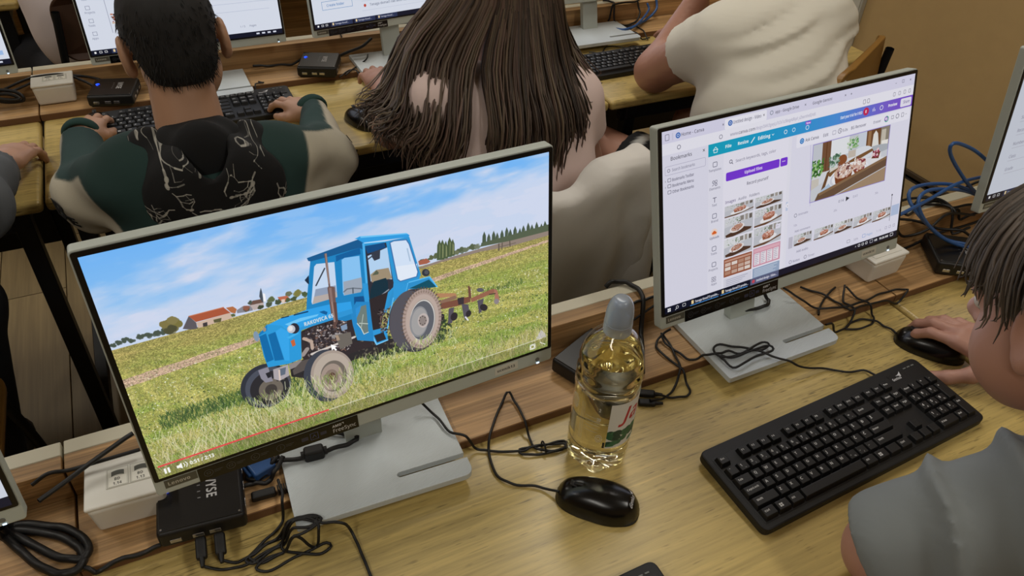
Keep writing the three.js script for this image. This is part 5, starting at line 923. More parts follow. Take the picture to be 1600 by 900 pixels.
// head: origin between the ears, looking along -z
function headField(face = true) {
  let f = union(0.03, ell([0, 0.03, 0.006], [0.073, 0.084, 0.09]), ell([0, -0.035, -0.026], [0.057, 0.075, 0.058]), cone([-0.012, -0.088, -0.052], [0.012, -0.088, -0.052], 0.022, 0.022), ell([0.034, -0.048, -0.042], [0.031, 0.036, 0.034]), ell([-0.034, -0.048, -0.042], [0.031, 0.036, 0.034]));
  if (face) {
    const g = f, brow = cone([-0.036, 0.018, -0.074], [0.036, 0.018, -0.074], 0.014, 0.014), s1 = ell([0.032, 0, -0.096], [0.019, 0.014, 0.018]), s2 = ell([-0.032, 0, -0.096], [0.019, 0.014, 0.018]);
    const nose = union(0.012, cone([0, 0.004, -0.084], [0, -0.026, -0.109], 0.009, 0.0125), ell([0.010, -0.033, -0.094], [0.009, 0.008, 0.010]), ell([-0.010, -0.033, -0.094], [0.009, 0.008, 0.010]));
    const lips = union(0.006, cone([-0.019, -0.058, -0.079], [0.019, -0.058, -0.079], 0.006, 0.006), cone([-0.014, -0.0675, -0.079], [0.014, -0.0675, -0.079], 0.0065, 0.0065));
    f = (x, y, z) => { let d = smin(g(x, y, z), brow(x, y, z), 0.02); d = smax(d, -s1(x, y, z), 0.012); d = smax(d, -s2(x, y, z), 0.012); d = smin(d, nose(x, y, z), 0.012); return smin(d, lips(x, y, z), 0.01); };
  }
  const ear = (s) => { const a = ell([s * 0.0835, 0.002, 0.016], [0.010, 0.033, 0.020]), b = ell([s * 0.0935, 0.004, 0.010], [0.009, 0.021, 0.0105]), c = ell([s * 0.080, -0.026, 0.010], [0.008, 0.012, 0.010]); return (x, y, z) => smax(smin(a(x, y, z), c(x, y, z), 0.01), -b(x, y, z), 0.008); };
  const e1 = ear(1), e2 = ear(-1);
  return (x, y, z) => smin(smin(f(x, y, z), e1(x, y, z), 0.01), e2(x, y, z), 0.01);
}
// hand: wrist at the origin, fingers along -z, back of the hand up; side = +1 right hand (thumb at -x), -1 left hand
function handField(side, curl = [0.35, 0.4, 0.45, 0.5], spread = 0.06, thumb = [-0.55, -0.25, -0.8]) {
  const fs = [union(0.016, cone([-0.020 * side, 0, -0.028], [-0.024 * side, 0.002, -0.078], 0.0145, 0.0115), cone([-0.004 * side, 0.002, -0.025], [-0.005 * side, 0.004, -0.081], 0.015, 0.0115), cone([0.012 * side, 0, -0.025], [0.012 * side, 0.002, -0.077], 0.0145, 0.011), cone([0.022 * side, -0.002, -0.022], [0.027 * side, -0.002, -0.069], 0.0135, 0.0105), cone([0, 0, 0.03], [0, 0, -0.03], 0.022, 0.021))];
  const K = [[-0.024, 0.002, -0.078, 0.041, 0.024, 0.019, 0.0092], [-0.005, 0.004, -0.081, 0.045, 0.028, 0.020, 0.0094], [0.012, 0.002, -0.077, 0.042, 0.026, 0.019, 0.0089], [0.027, -0.002, -0.069, 0.033, 0.020, 0.017, 0.0079]];
  K.forEach(([x, y, z, a, b, c, r], i) => {
    let p = [x * side, y, z], ang = curl[i] * 0.35; const yaw = (i - 1.2) * spread * side; const segs = [];
    [a, b, c].forEach((L, j) => { const q = [p[0] + Math.sin(yaw) * Math.cos(ang) * L, p[1] - Math.sin(ang) * L, p[2] - Math.cos(yaw) * Math.cos(ang) * L]; segs.push(cone(p, q, r * (1 - j * 0.07), r * (0.93 - j * 0.08))); p = q; ang += curl[i] * [1, 0.85, 0][j]; });
    fs.push(union(0.004, ...segs));
  });
  const t = V3(thumb[0] * side, thumb[1], thumb[2]).normalize(), p0 = [-0.018 * side, -0.006, -0.022], p1 = [p0[0] + t.x * 0.036, p0[1] + t.y * 0.036, p0[2] + t.z * 0.036], t2 = t.clone().add(V3(0.35 * side, -0.05, -0.35)).normalize(), p2 = [p1[0] + t2.x * 0.032, p1[1] + t2.y * 0.032, p1[2] + t2.z * 0.032], t3 = t2.clone().add(V3(0.2 * side, 0, -0.15)).normalize(), p3 = [p2[0] + t3.x * 0.024, p2[1] + t3.y * 0.024, p2[2] + t3.z * 0.024];
  const th = union(0.006, cone(p0, p1, 0.016, 0.0125), cone(p1, p2, 0.0115, 0.0105), cone(p2, p3, 0.0102, 0.0085));
  const four = (x, y, z) => Math.min(fs[1](x, y, z), fs[2](x, y, z), fs[3](x, y, z), fs[4](x, y, z));
  return (x, y, z) => smin(smin(fs[0](x, y, z), four(x, y, z), 0.008), th(x, y, z), 0.012);
}
const handMesh = (m, side, curl, spread, thumb) => nets(handField(side, curl, spread, thumb), [-0.085, -0.085, -0.19], [0.085, 0.04, 0.05], 0.0034).applyMatrix4(m);
const headMesh = (m, face, cell = 0.0042) => nets(headField(face), [-0.1, -0.125, -0.125], [0.1, 0.125, 0.11], cell).applyMatrix4(m);
// a lock of hair: tapered tube along points, four sides
function lock(pts, r0, r1, seg = 8, flat = 0.55) {
  const c = curve(pts), pos = [], idx = []; const S = 5, P = new THREE.Vector3(), tan = new THREE.Vector3(), n = new THREE.Vector3(), b = new THREE.Vector3();
  for (let i = 0; i <= seg; i++) { const t = i / seg; c.getPoint(t, P); c.getTangent(t, tan); n.set(tan.y, -tan.x, 0.3).cross(tan).normalize(); b.crossVectors(tan, n); const r = lerp(r0, r1, t) * (t > 0.92 ? 0.6 : 1); for (let k = 0; k < S; k++) { const a = k / S * 6.2832; pos.push(P.x + (n.x * Math.cos(a) + b.x * Math.sin(a) * flat) * r, P.y + (n.y * Math.cos(a) + b.y * Math.sin(a) * flat) * r, P.z + (n.z * Math.cos(a) + b.z * Math.sin(a) * flat) * r); } }
  for (let i = 0; i < seg; i++) for (let k = 0; k < S; k++) { const a = i * S + k, e = i * S + (k + 1) % S; idx.push(a, a + S, e, e, a + S, e + S); }
  const g = new THREE.BufferGeometry(); g.setAttribute('position', new THREE.Float32BufferAttribute(pos, 3)); g.setIndex(idx); g.computeVertexNormals(); return g;
}
const tintLock = (g, c) => paint(g, (col) => col.copy(c));
const W3 = (p) => [p[0], p[1] + D, p[2]];
const clothTex = pixelTex(256, 256, (u, v, x, y) => { const k = 150 + 30 * Math.sin(x * Math.PI / 2) * Math.sin(y * Math.PI / 2) + (hash(x, y) - 0.5) * 60; return [k, k, k]; }, false);
const cloth = (c, extra = {}) => new THREE.MeshPhysicalMaterial({ color: c, roughness: 0.9, sheen: 0.3, sheenRoughness: 0.6, ...extra });
const skinTex = (c) => c;
const skinMat = (c) => new THREE.MeshPhysicalMaterial({ color: c, roughness: 0.5, sheen: 0.15, sheenRoughness: 0.5, clearcoat: 0.05, clearcoatRoughness: 0.6 });
const hairMat = (c, rough = 0.42) => new THREE.MeshStandardMaterial({ color: c, roughness: rough, vertexColors: true });
function surfaceOf(f, p, n = 12) { const e = 0.002; let [x, y, z] = p, g; for (let i = 0; i < n; i++) { const d = f(x, y, z); g = V3(f(x + e, y, z) - f(x - e, y, z), f(x, y + e, z) - f(x, y - e, z), f(x, y, z + e) - f(x, y, z - e)).normalize(); x -= g.x * d; y -= g.y * d; z -= g.z * d; } return { p: V3(x, y, z), n: g }; }
// ───────── school chairs ─────────
function makeChair(label, x, z, turn, woodColor, backY = 0.79, name = 'school_chair') {
  const g = thing(name, label, 'chair', [x, 0, z], turn, 'school chairs with black steel frames'), wood = mat(woodColor, 0.45);
  const bend = (geo, k) => { const p = geo.attributes.position; for (let i = 0; i < p.count; i++) p.setZ(i, p.getZ(i) - k * p.getX(i) ** 2); geo.computeVertexNormals(); return geo; };
  const bs = roundRect(0.36, 0.17, 0.05), bg = bend(new THREE.ExtrudeGeometry(bs, { depth: 0.011, bevelEnabled: true, bevelSize: 0.003, bevelThickness: 0.002, bevelSegments: 2, curveSegments: 10, steps: 1 }), 1.2);
  part(g, 'backrest', bg, wood, [0, backY, 0.195 + (backY - 0.79) * 0.16], [-0.16, 0, 0]);
  part(g, 'seat', bend(slab(roundRect(0.42, 0.38, 0.06), 0.014, 0.003), 0), wood, [0, 0.414, 0]);
  for (const s of [-1, 1]) {
    part(g, 'leg', tube([[s * 0.195, 0.405, -0.13], [s * 0.205, 0.2, -0.18], [s * 0.21, 0.012, -0.2]], 0.011), M.steel); part(g, 'leg', tube([[s * 0.195, 0.405, 0.13], [s * 0.205, 0.2, 0.19], [s * 0.21, 0.012, 0.22]], 0.011), M.steel);
    part(g, 'back_post', tube([[s * 0.2, 0.405, 0.10], [s * 0.2, 0.48, 0.175], [s * 0.185, 0.66, 0.185], [s * 0.168, backY + 0.05, 0.187 + (backY - 0.79) * 0.16]], 0.011), M.steel);
    part(g, 'seat_rail', tube([[s * 0.195, 0.402, -0.15], [s * 0.195, 0.402, 0.12]], 0.011), M.steel);
  }
  return g;
}
makeChair('wooden chair of the boy in green', 0.05, -0.60, 0, 0x9a7038);
makeChair('wooden chair hidden under the white jacket', 0.66, -0.60, 0.0, 0x9a7038, 0.735);
makeChair('wooden chair showing its backrest right of the child in white', 1.43, -0.70, 0.5, 0x8a6226, 0.87);
makeChair('wooden chair of the child in grey at the left edge', -0.62, -0.62, 0, 0x9a7038);
makeChair('dark brown chair beyond the second row monitors, upper left', -0.02, -1.95, 0.0, 0x3c2417, 0.78);

// ───────── boy in the green hoodie ─────────
{
  const g = thing('person', 'person with short black hair in a green hoodie, back to us', 'person');
  const SK = skinMat(0xb2896e);
  const HM = frameAt(W3([0.052, 0.338, -0.725]), [0.02, -0.30, -1], [-0.09, 1, 0], 0.95);
  const lw = [-0.158, 0.05, -1.045], rw = [0.322, 0.05, -0.995], le = [-0.142, 0.066, -0.765], re = [0.277, 0.06, -0.755], ls = [-0.072, 0.135, -0.675], rs = [0.188, 0.115, -0.675];
  const skin = union(0.02, cone(W3([0.046, 0.30, -0.70]), W3([0.045, 0.16, -0.655]), 0.051, 0.06), cone(W3(le), W3(lw), 0.036, 0.024), cone(W3(re), W3(rw), 0.036, 0.024), cone(W3([0.05, 0.1, -0.64]), W3([0.05, -0.2, -0.58]), 0.1, 0.11), cone(W3(ls), W3(le), 0.045, 0.036), cone(W3(rs), W3(re), 0.045, 0.036));
  part(g, 'body', joinSkin([headMesh(HM, true), nets(skin, W3([-0.3, -0.35, -1.1]), W3([0.42, 0.38, -0.4]), 0.009), handMesh(frameAt(W3(lw), [0.28, -0.02, -1], [0.1, 1, 0], 0.9), -1, [0.45, 0.45, 0.5, 0.55]), handMesh(frameAt(W3(rw), [-0.45, -0.02, -1], [0, 1, 0], 0.92), 1, [0.4, 0.42, 0.5, 0.55])]), SK);
  // hair: dense cap with a tapered nape plus short bristles
  const hairF = (x, y, z) => { const capd = union(0.02, ell([0, 0.042, 0.008], [0.080, 0.092, 0.099]), ell([0, -0.012, 0.036], [0.064, 0.064, 0.062]))(x, y, z); const side = sstep(0.045, 0.068, Math.abs(x)), line = -0.064 + side * (z < 0.045 ? 0.086 : 0.03) + sstep(0.0, -0.05, z) * 0.1; return smax(capd, line - y, 0.01) + 0.0018 * (vnoise(x * 130, y * 60, z * 130) - 0.5); };
  const cap = paint(nets(hairF, [-0.1, -0.1, -0.12], [0.1, 0.15, 0.13], 0.0045), (c) => c.setRGB(0.007, 0.0065, 0.007));
  const bits = [cap], p = cap.attributes.position, nn = cap.attributes.normal;
  for (let i = 0; i < 2600; i++) { const k = Math.floor(rnd() * p.count), a = V3(p.getX(k), p.getY(k), p.getZ(k)), n = V3(nn.getX(k), nn.getY(k), nn.getZ(k)), fl = V3(a.x * 2 + rr(-0.4, 0.4), -1 + rr(-0.3, 0.3), a.z * 3).addScaledVector(n, 0.02).normalize(), L = rr(0.010, 0.017), s = rr(0.004, 0.008); a.addScaledVector(n, -0.003); bits.push(tintLock(lock([a.toArray(), a.clone().addScaledVector(fl, L * 0.5).addScaledVector(n, 0.002).toArray(), a.clone().addScaledVector(fl, L).addScaledVector(n, 0.001).toArray()], 0.0013, 0.0003, 2), new THREE.Color(s, s * 0.92, s * 0.95))); }
  part(g, 'hair', mergeGeometries(bits).applyMatrix4(HM), hairMat(0xffffff, 0.75)).userData.label = 'short black hair tapered at the nape';
  // hoodie: torso and sleeves, cream panels on the outer sleeves
  const torso = union(0.07, ell(W3([0.05, -0.14, -0.585]), [0.15, 0.2, 0.115]), ell(W3([0.055, 0.03, -0.625]), [0.16, 0.17, 0.105]), cone(W3([-0.03, 0.155, -0.655]), W3([0.145, 0.14, -0.655]), 0.058, 0.058));
  const armL = union(0.045, cone(W3(ls), W3(le), 0.07, 0.058), cone(W3(le), W3(lw), 0.056, 0.034)), armR = union(0.045, cone(W3(rs), W3(re), 0.07, 0.06), cone(W3(re), W3(rw), 0.057, 0.034));
  const fold = (x, y, z) => 0.007 * (fbm(x * 9 + 3, y * 14, 3, z * 8) - 0.5) + 0.004 * Math.sin(y * 60 + x * 25 + 5 * vnoise(x * 8, y * 8, z * 8)) * sstep(0.1, 0.2, Math.abs(x - 0.055));
  const neckHole = cone(W3([0.056, 0.34, -0.72]), W3([0.056, 0.18, -0.665]), 0.058, 0.06);
  let hood = (x, y, z) => { let d = smin(smin(torso(x, y, z), armL(x, y, z), 0.06), armR(x, y, z), 0.06) + fold(x, y, z); d = smax(d, -neckHole(x, y, z), 0.01); d = smax(d, D - 0.27 - y, 0.01); return d; };
  hood = cut(cut(hood, (x, y, z) => (z > -0.8 ? -1 : plane(W3([-0.158, 0.045, -1.03]), [-0.05, 0, -1])(x, y, z))), (x, y, z) => (z > -0.8 ? -1 : plane(W3([-0.158, 0.045, -1.03]), [0, 0, -1])(x, y, z)));
  const green = new THREE.Color(0.010, 0.036, 0.032), cream = new THREE.Color(0.44, 0.40, 0.31);
  const hg = paint(nets(hood, W3([-0.3, -0.3, -1.1]), W3([0.42, 0.26, -0.42]), 0.0055), (c, x, y, z) => {
    const yy = y - D; let k = 0;
    if (x < -0.06) { const ax = z < -0.765 ? lerp(-0.142, -0.158, (-0.765 - z) / 0.28) : lerp(-0.072, -0.142, clamp((-0.675 - z) / 0.09)); k = sstep(-0.018, -0.026, x - ax + (yy - 0.06) * 0.55); if (yy < 0.05 && x < -0.10) k = Math.max(k, sstep(0.052, 0.046, yy)); }
    if (x > 0.17) { const ax = z < -0.755 ? lerp(0.277, 0.322, (-0.755 - z) / 0.24) : lerp(0.188, 0.277, clamp((-0.675 - z) / 0.08)); k = sstep(0.002, 0.010, x - ax - (yy - 0.06) * 0.35); if (yy < 0.03 && x > 0.22) k = Math.max(k, sstep(0.032, 0.026, yy)); }
    c.copy(green).lerp(cream, k);
  });
  part(g, 'hoodie', hg, cloth(0xffffff, { vertexColors: true })).userData.label = 'dark green hoodie with cream sleeve panels';
  for (const w of [lw, rw]) { const cf = part(g, 'cuff', new THREE.TorusGeometry(0.031, 0.007, 10, 28).scale(1, 0.85, 2), cloth(0x14352f), W3([w[0], w[1], w[2] - 0.028])); cf.lookAt(...W3([w[0] + (w === rw ? -0.3 : 0.15), w[1], w[2] - 1])); }
  // printed letters on the sleeves
  const font = await new (await import('three/addons/loaders/FontLoader.js')).FontLoader().loadAsync('fonts/droid/droid_sans_bold.typeface.json'), { TextGeometry } = await import('three/addons/geometries/TextGeometry.js');
  const letter = (s, at0, dir, size) => { const q = surfaceOf(hood, W3(at0)), t = new TextGeometry(s, { font, size, depth: 0.0012, curveSegments: 3 }); t.translate(-size * 0.35, -size / 2, -0.0006); const y = V3(...dir).addScaledVector(q.n, -V3(...dir).dot(q.n)).normalize(), x = y.clone().cross(q.n).normalize(); const m = new THREE.Matrix4().makeBasis(x, y, q.n).setPosition(q.p.addScaledVector(q.n, 0.0008)); part(g, 'sleeve_letter', t.applyMatrix4(m), mat(0x17171a, 0.8)); };
  letter('N', [0.36, 0.015, -0.745], [-0.9, 0.2, 0.2], 0.019); letter('U', [0.355, 0.06, -0.755], [-0.9, 0.2, 0.2], 0.019); letter('3', [0.345, 0.095, -0.77], [-0.9, 0.2, 0.2], 0.019);
  letter('B', [-0.22, 0.07, -0.72], [-0.1, 1, 0.3], 0.042); letter('E', [-0.2, 0.045, -0.70], [-0.1, 1, 0.3], 0.03);
  // hood lying on the back, black with white crack print
  const crack = canvasTex(1024, 1024, (c) => {
    c.fillStyle = '#07080b'; c.fillRect(0, 0, 1024, 1024); c.lineCap = 'round';
    const go = (x, y, a, w, n) => { for (let i = 0; i < n; i++) { const nx = x + Math.cos(a) * rr(14, 34), ny = y + Math.sin(a) * rr(14, 34); c.strokeStyle = 'rgba(178,176,166,' + rr(0.6, 1) + ')'; c.lineWidth = w * rr(0.5, 1.3); c.beginPath(); c.moveTo(x, y); c.lineTo(nx, ny); c.stroke(); x = nx; y = ny; a += rr(-0.7, 0.7); if (rnd() < 0.34 && w > 3) go(x, y, a + (rnd() < 0.5 ? 1.2 : -1.2), w * 0.62, n * 0.6); if (rnd() < 0.12) { c.fillStyle = 'rgba(178,176,166,0.9)'; c.beginPath(); c.ellipse(x, y, w * 1.5, w, a, 0, 7); c.fill(); } } };
    seed = 4242; for (let i = 0; i < 64; i++) go((i % 8) * 128 + rr(10, 118), Math.floor(i / 8) * 128 + rr(10, 118), rr(0, 6.3), rr(5.5, 10), 5);
  });
  const hd = (x, y, z) => { const X = x - 0.052, Y = y - D - 0.185, Z = z + 0.655; const ring = Math.hypot(Math.hypot(X / 1.12, Z + (Y) * 0.55) - 0.074, (Y + 0.012 - Z * 0.35) * 0.8) - 0.026; const pouch = ell(W3([0.058, 0.135, -0.58]), [0.118, 0.098, 0.05])(x, y, z), left = cone(W3([-0.03, 0.2, -0.655]), W3([0.06, 0.085, -0.555]), 0.036, 0.035), right = cone(W3([0.13, 0.185, -0.655]), W3([0.075, 0.085, -0.555]), 0.036, 0.035); let d = smin(ring, pouch, 0.02); d = smin(d, left(x, y, z), 0.02); d = smin(d, right(x, y, z), 0.02); const v = ell(W3([0.055, 0.235, -0.585]), [0.036, 0.088, 0.05])(x, y, z); d = smax(d, -v, 0.012); d = smax(d, -neckHole(x, y, z) + 0.004, 0.01); return d + 0.006 * (fbm(x * 22, y * 22, 3, z * 22) - 0.5); };
  part(g, 'hood_lining', nets(union(0.02, ell(W3([0.053, 0.160, -0.598]), [0.060, 0.1, 0.034]), ell(W3([0.05, 0.2, -0.64]), [0.075, 0.05, 0.05])), W3([-0.04, 0.04, -0.72]), W3([0.14, 0.28, -0.54]), 0.006), cloth(0x08090c)).userData.label = 'plain black inside of the hood';
  part(g, 'hood', planarUV(nets(hd, W3([-0.12, -0.02, -0.8]), W3([0.24, 0.3, -0.48]), 0.0055), (x, y, z) => [(x - 0.055) / 0.36 + 0.5, (y - D - 0.13) / 0.36 + 0.5 + (z + 0.6) * 0.6]), cloth(0xffffff, { map: crack })).userData.label = 'black hood with white crack pattern';
  const legs = (x, y, z) => { const a = cone(W3([-0.02, -0.21, -0.6]), W3([-0.06, -0.22, -0.97]), 0.085, 0.062)(x, y, z), b = cone(W3([0.12, -0.21, -0.6]), W3([0.16, -0.22, -0.97]), 0.085, 0.062)(x, y, z), c = cone(W3([-0.06, -0.22, -0.97]), W3([-0.05, -0.64, -0.98]), 0.06, 0.045)(x, y, z), d = cone(W3([0.16, -0.22, -0.97]), W3([0.15, -0.64, -0.98]), 0.06, 0.045)(x, y, z), e = ell(W3([0.05, -0.2, -0.58]), [0.155, 0.095, 0.13])(x, y, z); return smin(smin(smin(a, c, 0.04), smin(b, d, 0.04), 0.03), e, 0.05); };
  part(g, 'trousers', nets(legs, W3([-0.2, -0.71, -1.08]), W3([0.3, -0.05, -0.4]), 0.012), cloth(0x101218));
  for (const x of [-0.05, 0.15]) part(g, 'shoe', nets(union(0.03, ell([0, 0.04, 0.02], [0.04, 0.04, 0.06]), ell([0, 0.028, -0.07], [0.042, 0.028, 0.07])), [-0.06, -0.002, -0.16], [0.06, 0.1, 0.1], 0.01).translate(x, 0.002, -1.0), mat(0x16181c, 0.6));
}

// ───────── long-haired girl ─────────
{
  const g = thing('person', 'person with long brown hair in a pale pink T-shirt, back to us', 'person');
  const SK = skinMat(0xa97d69), HM = frameAt(W3([0.645, 0.43, -0.72]), [0, -0.25, -1], [0, 1, 0], 1);
  const ls = [0.495, 0.195, -0.665], rs = [0.79, 0.16, -0.65], le = [0.462, 0.05, -0.86], re = [0.868, -0.02, -0.70], lw = [0.50, 0.066, -1.06], rw = [0.83, 0.07, -0.97];
  const skin = union(0.025, cone(W3([0.645, 0.38, -0.70]), W3([0.645, 0.2, -0.66]), 0.05, 0.058), cone(W3(ls), W3(le), 0.05, 0.04), cone(W3(le), W3(lw), 0.039, 0.024), cone(W3(rs), W3(re), 0.052, 0.042), cone(W3(re), W3(rw), 0.04, 0.025), cone(W3([0.645, 0.1, -0.62]), W3([0.645, -0.2, -0.6]), 0.1, 0.11));
  part(g, 'body', joinSkin([headMesh(HM, true), nets(skin, W3([0.38, -0.35, -1.1]), W3([0.98, 0.46, -0.44]), 0.009), handMesh(frameAt(W3(lw), [0.1, -0.05, -1], [0, 1, 0], 0.92), -1), handMesh(frameAt(W3(rw), [-0.1, -0.05, -1], [0, 1, 0], 0.92), 1)]), SK);
  const torso = union(0.09, ell(W3([0.645, -0.13, -0.575]), [0.185, 0.22, 0.125]), ell(W3([0.645, 0.06, -0.61]), [0.175, 0.17, 0.115]), cone(W3([0.545, 0.205, -0.66]), W3([0.74, 0.18, -0.655]), 0.06, 0.06)), sl = cone(W3(ls), W3([0.474, 0.1, -0.79]), 0.068, 0.063), sr = cone(W3(rs), W3([0.838, 0.06, -0.68]), 0.07, 0.064);
  let sh = (x, y, z) => { let d = smin(smin(torso(x, y, z), sl(x, y, z), 0.04), sr(x, y, z), 0.04); d += 0.012 * (fbm(x * 7 + 9, y * 4, 3, z * 7) - 0.5) + 0.004 * Math.sin(x * 55 + 6 * vnoise(x * 9, y * 9, z * 9) + y * 20) * sstep(0.1, -0.05, y - D); return smax(d, D - 0.3 - y, 0.01); };
  sh = cut(cut(sh, (x, y, z) => (x > 0.57 ? -1 : plane(W3([0.476, 0.105, -0.785]), [-0.1, -0.6, -0.75])(x, y, z))), (x, y, z) => (x < 0.8 ? -1 : plane(W3([0.836, 0.065, -0.68]), [0.3, -1, -0.1])(x, y, z)));
  part(g, 'tshirt', nets(sh, W3([0.38, -0.32, -0.9]), W3([0.95, 0.3, -0.42]), 0.008), cloth(0xddc7c2)).userData.label = 'pale pink T-shirt';
  // hair: a thin cap plus many long locks that fall over the back and both shoulders
  const cap = paint(nets((x, y, z) => smax(ell([0, 0.035, 0.008], [0.088, 0.095, 0.104])(x, y, z), -0.03 - y + sstep(0, -0.06, z) * 0.12, 0.02), [-0.1, -0.1, -0.12], [0.1, 0.15, 0.13], 0.008), (c) => c.setRGB(0.03, 0.021, 0.016)).applyMatrix4(HM);
  const bits = [cap], N = 1000;
  for (let i = 0; i < N; i++) {
    const u = (i + rnd()) / N, a = lerp(-2.15, 2.0, u), layer = rnd(), s = Math.sin(a), c = Math.cos(a), tuft = vnoise(a * 5.5 + 3, 0.5) - 0.5;          // a: 0 straight back, ± to the sides
    const spreadX = (s > 0 ? 0.19 : 0.215) * s * (1 + 0.08 * rr(-1, 1)) + (s < -0.5 ? -0.05 : 0.0) + 0.05 * tuft, len = rr(0.0, 0.06) + 0.06 * (1 - Math.abs(s)) + 0.07 * tuft;
    const endY = 0.07 - len + 0.14 * sstep(0.2, 0.95, s) + 0.10 * sstep(-0.55, -0.9, s);
    const bz = -0.512 + layer * 0.028 - 0.17 * s * s + (c < 0 ? -0.10 : 0), q = rr(0.7, 1.3);
    const w = () => rr(-0.009, 0.009), x0 = 0.645 + 0.03 * s;
    const pts = [[x0, 0.535, -0.72 + 0.03 * c], [0.645 + 0.085 * s, 0.50, -0.715 + 0.088 * c], [0.645 + 0.112 * s, 0.40, -0.70 + 0.118 * c - 0.01], [0.645 + lerp(0.112 * s, spreadX, 0.45) + w(), 0.285, lerp(-0.60, bz, 0.5) - 0.09 * s * s], [0.645 + lerp(0.112 * s, spreadX, 0.8) + w(), Math.max(0.185, endY + 0.03) + w(), bz + 0.008], [0.645 + spreadX + w(), lerp(Math.max(0.185, endY + 0.03), endY, 0.5), bz + w()], [0.645 + spreadX * rr(0.93, 1.05) + w() * 1.8, endY, bz + w() * 1.5 - 0.005]];
    const t = rr(0.35, 1.9), wm = rr(0.9, 1.12), col = new THREE.Color(0.080 * t, 0.052 * t * wm, 0.036 * t), gl = lock(pts.map(W3), rr(0.0030, 0.0062) * q, rr(0.0006, 0.0016), 20, 0.5);
    bits.push(paint(gl, (cc) => cc.copy(col)));
  }
  part(g, 'hair', mergeGeometries(bits), hairMat(0xffffff, 0.55)).userData.label = 'long loose brown hair';
  const legs = (x, y, z) => { const a = cone(W3([0.56, -0.21, -0.62]), W3([0.54, -0.22, -1.0]), 0.09, 0.064)(x, y, z), b = cone(W3([0.73, -0.21, -0.62]), W3([0.76, -0.22, -1.0]), 0.09, 0.064)(x, y, z), c = cone(W3([0.54, -0.22, -1.0]), W3([0.55, -0.66, -0.98]), 0.062, 0.045)(x, y, z), d = cone(W3([0.76, -0.22, -1.0]), W3([0.75, -0.66, -0.98]), 0.062, 0.045)(x, y, z), e = ell(W3([0.645, -0.2, -0.59]), [0.18, 0.095, 0.13])(x, y, z); return smin(smin(smin(a, c, 0.04), smin(b, d, 0.04), 0.03), e, 0.05); };
  part(g, 'trousers', nets(legs, W3([0.4, -0.73, -1.1]), W3([0.9, -0.05, -0.4]), 0.012), cloth(0x14161d));
}
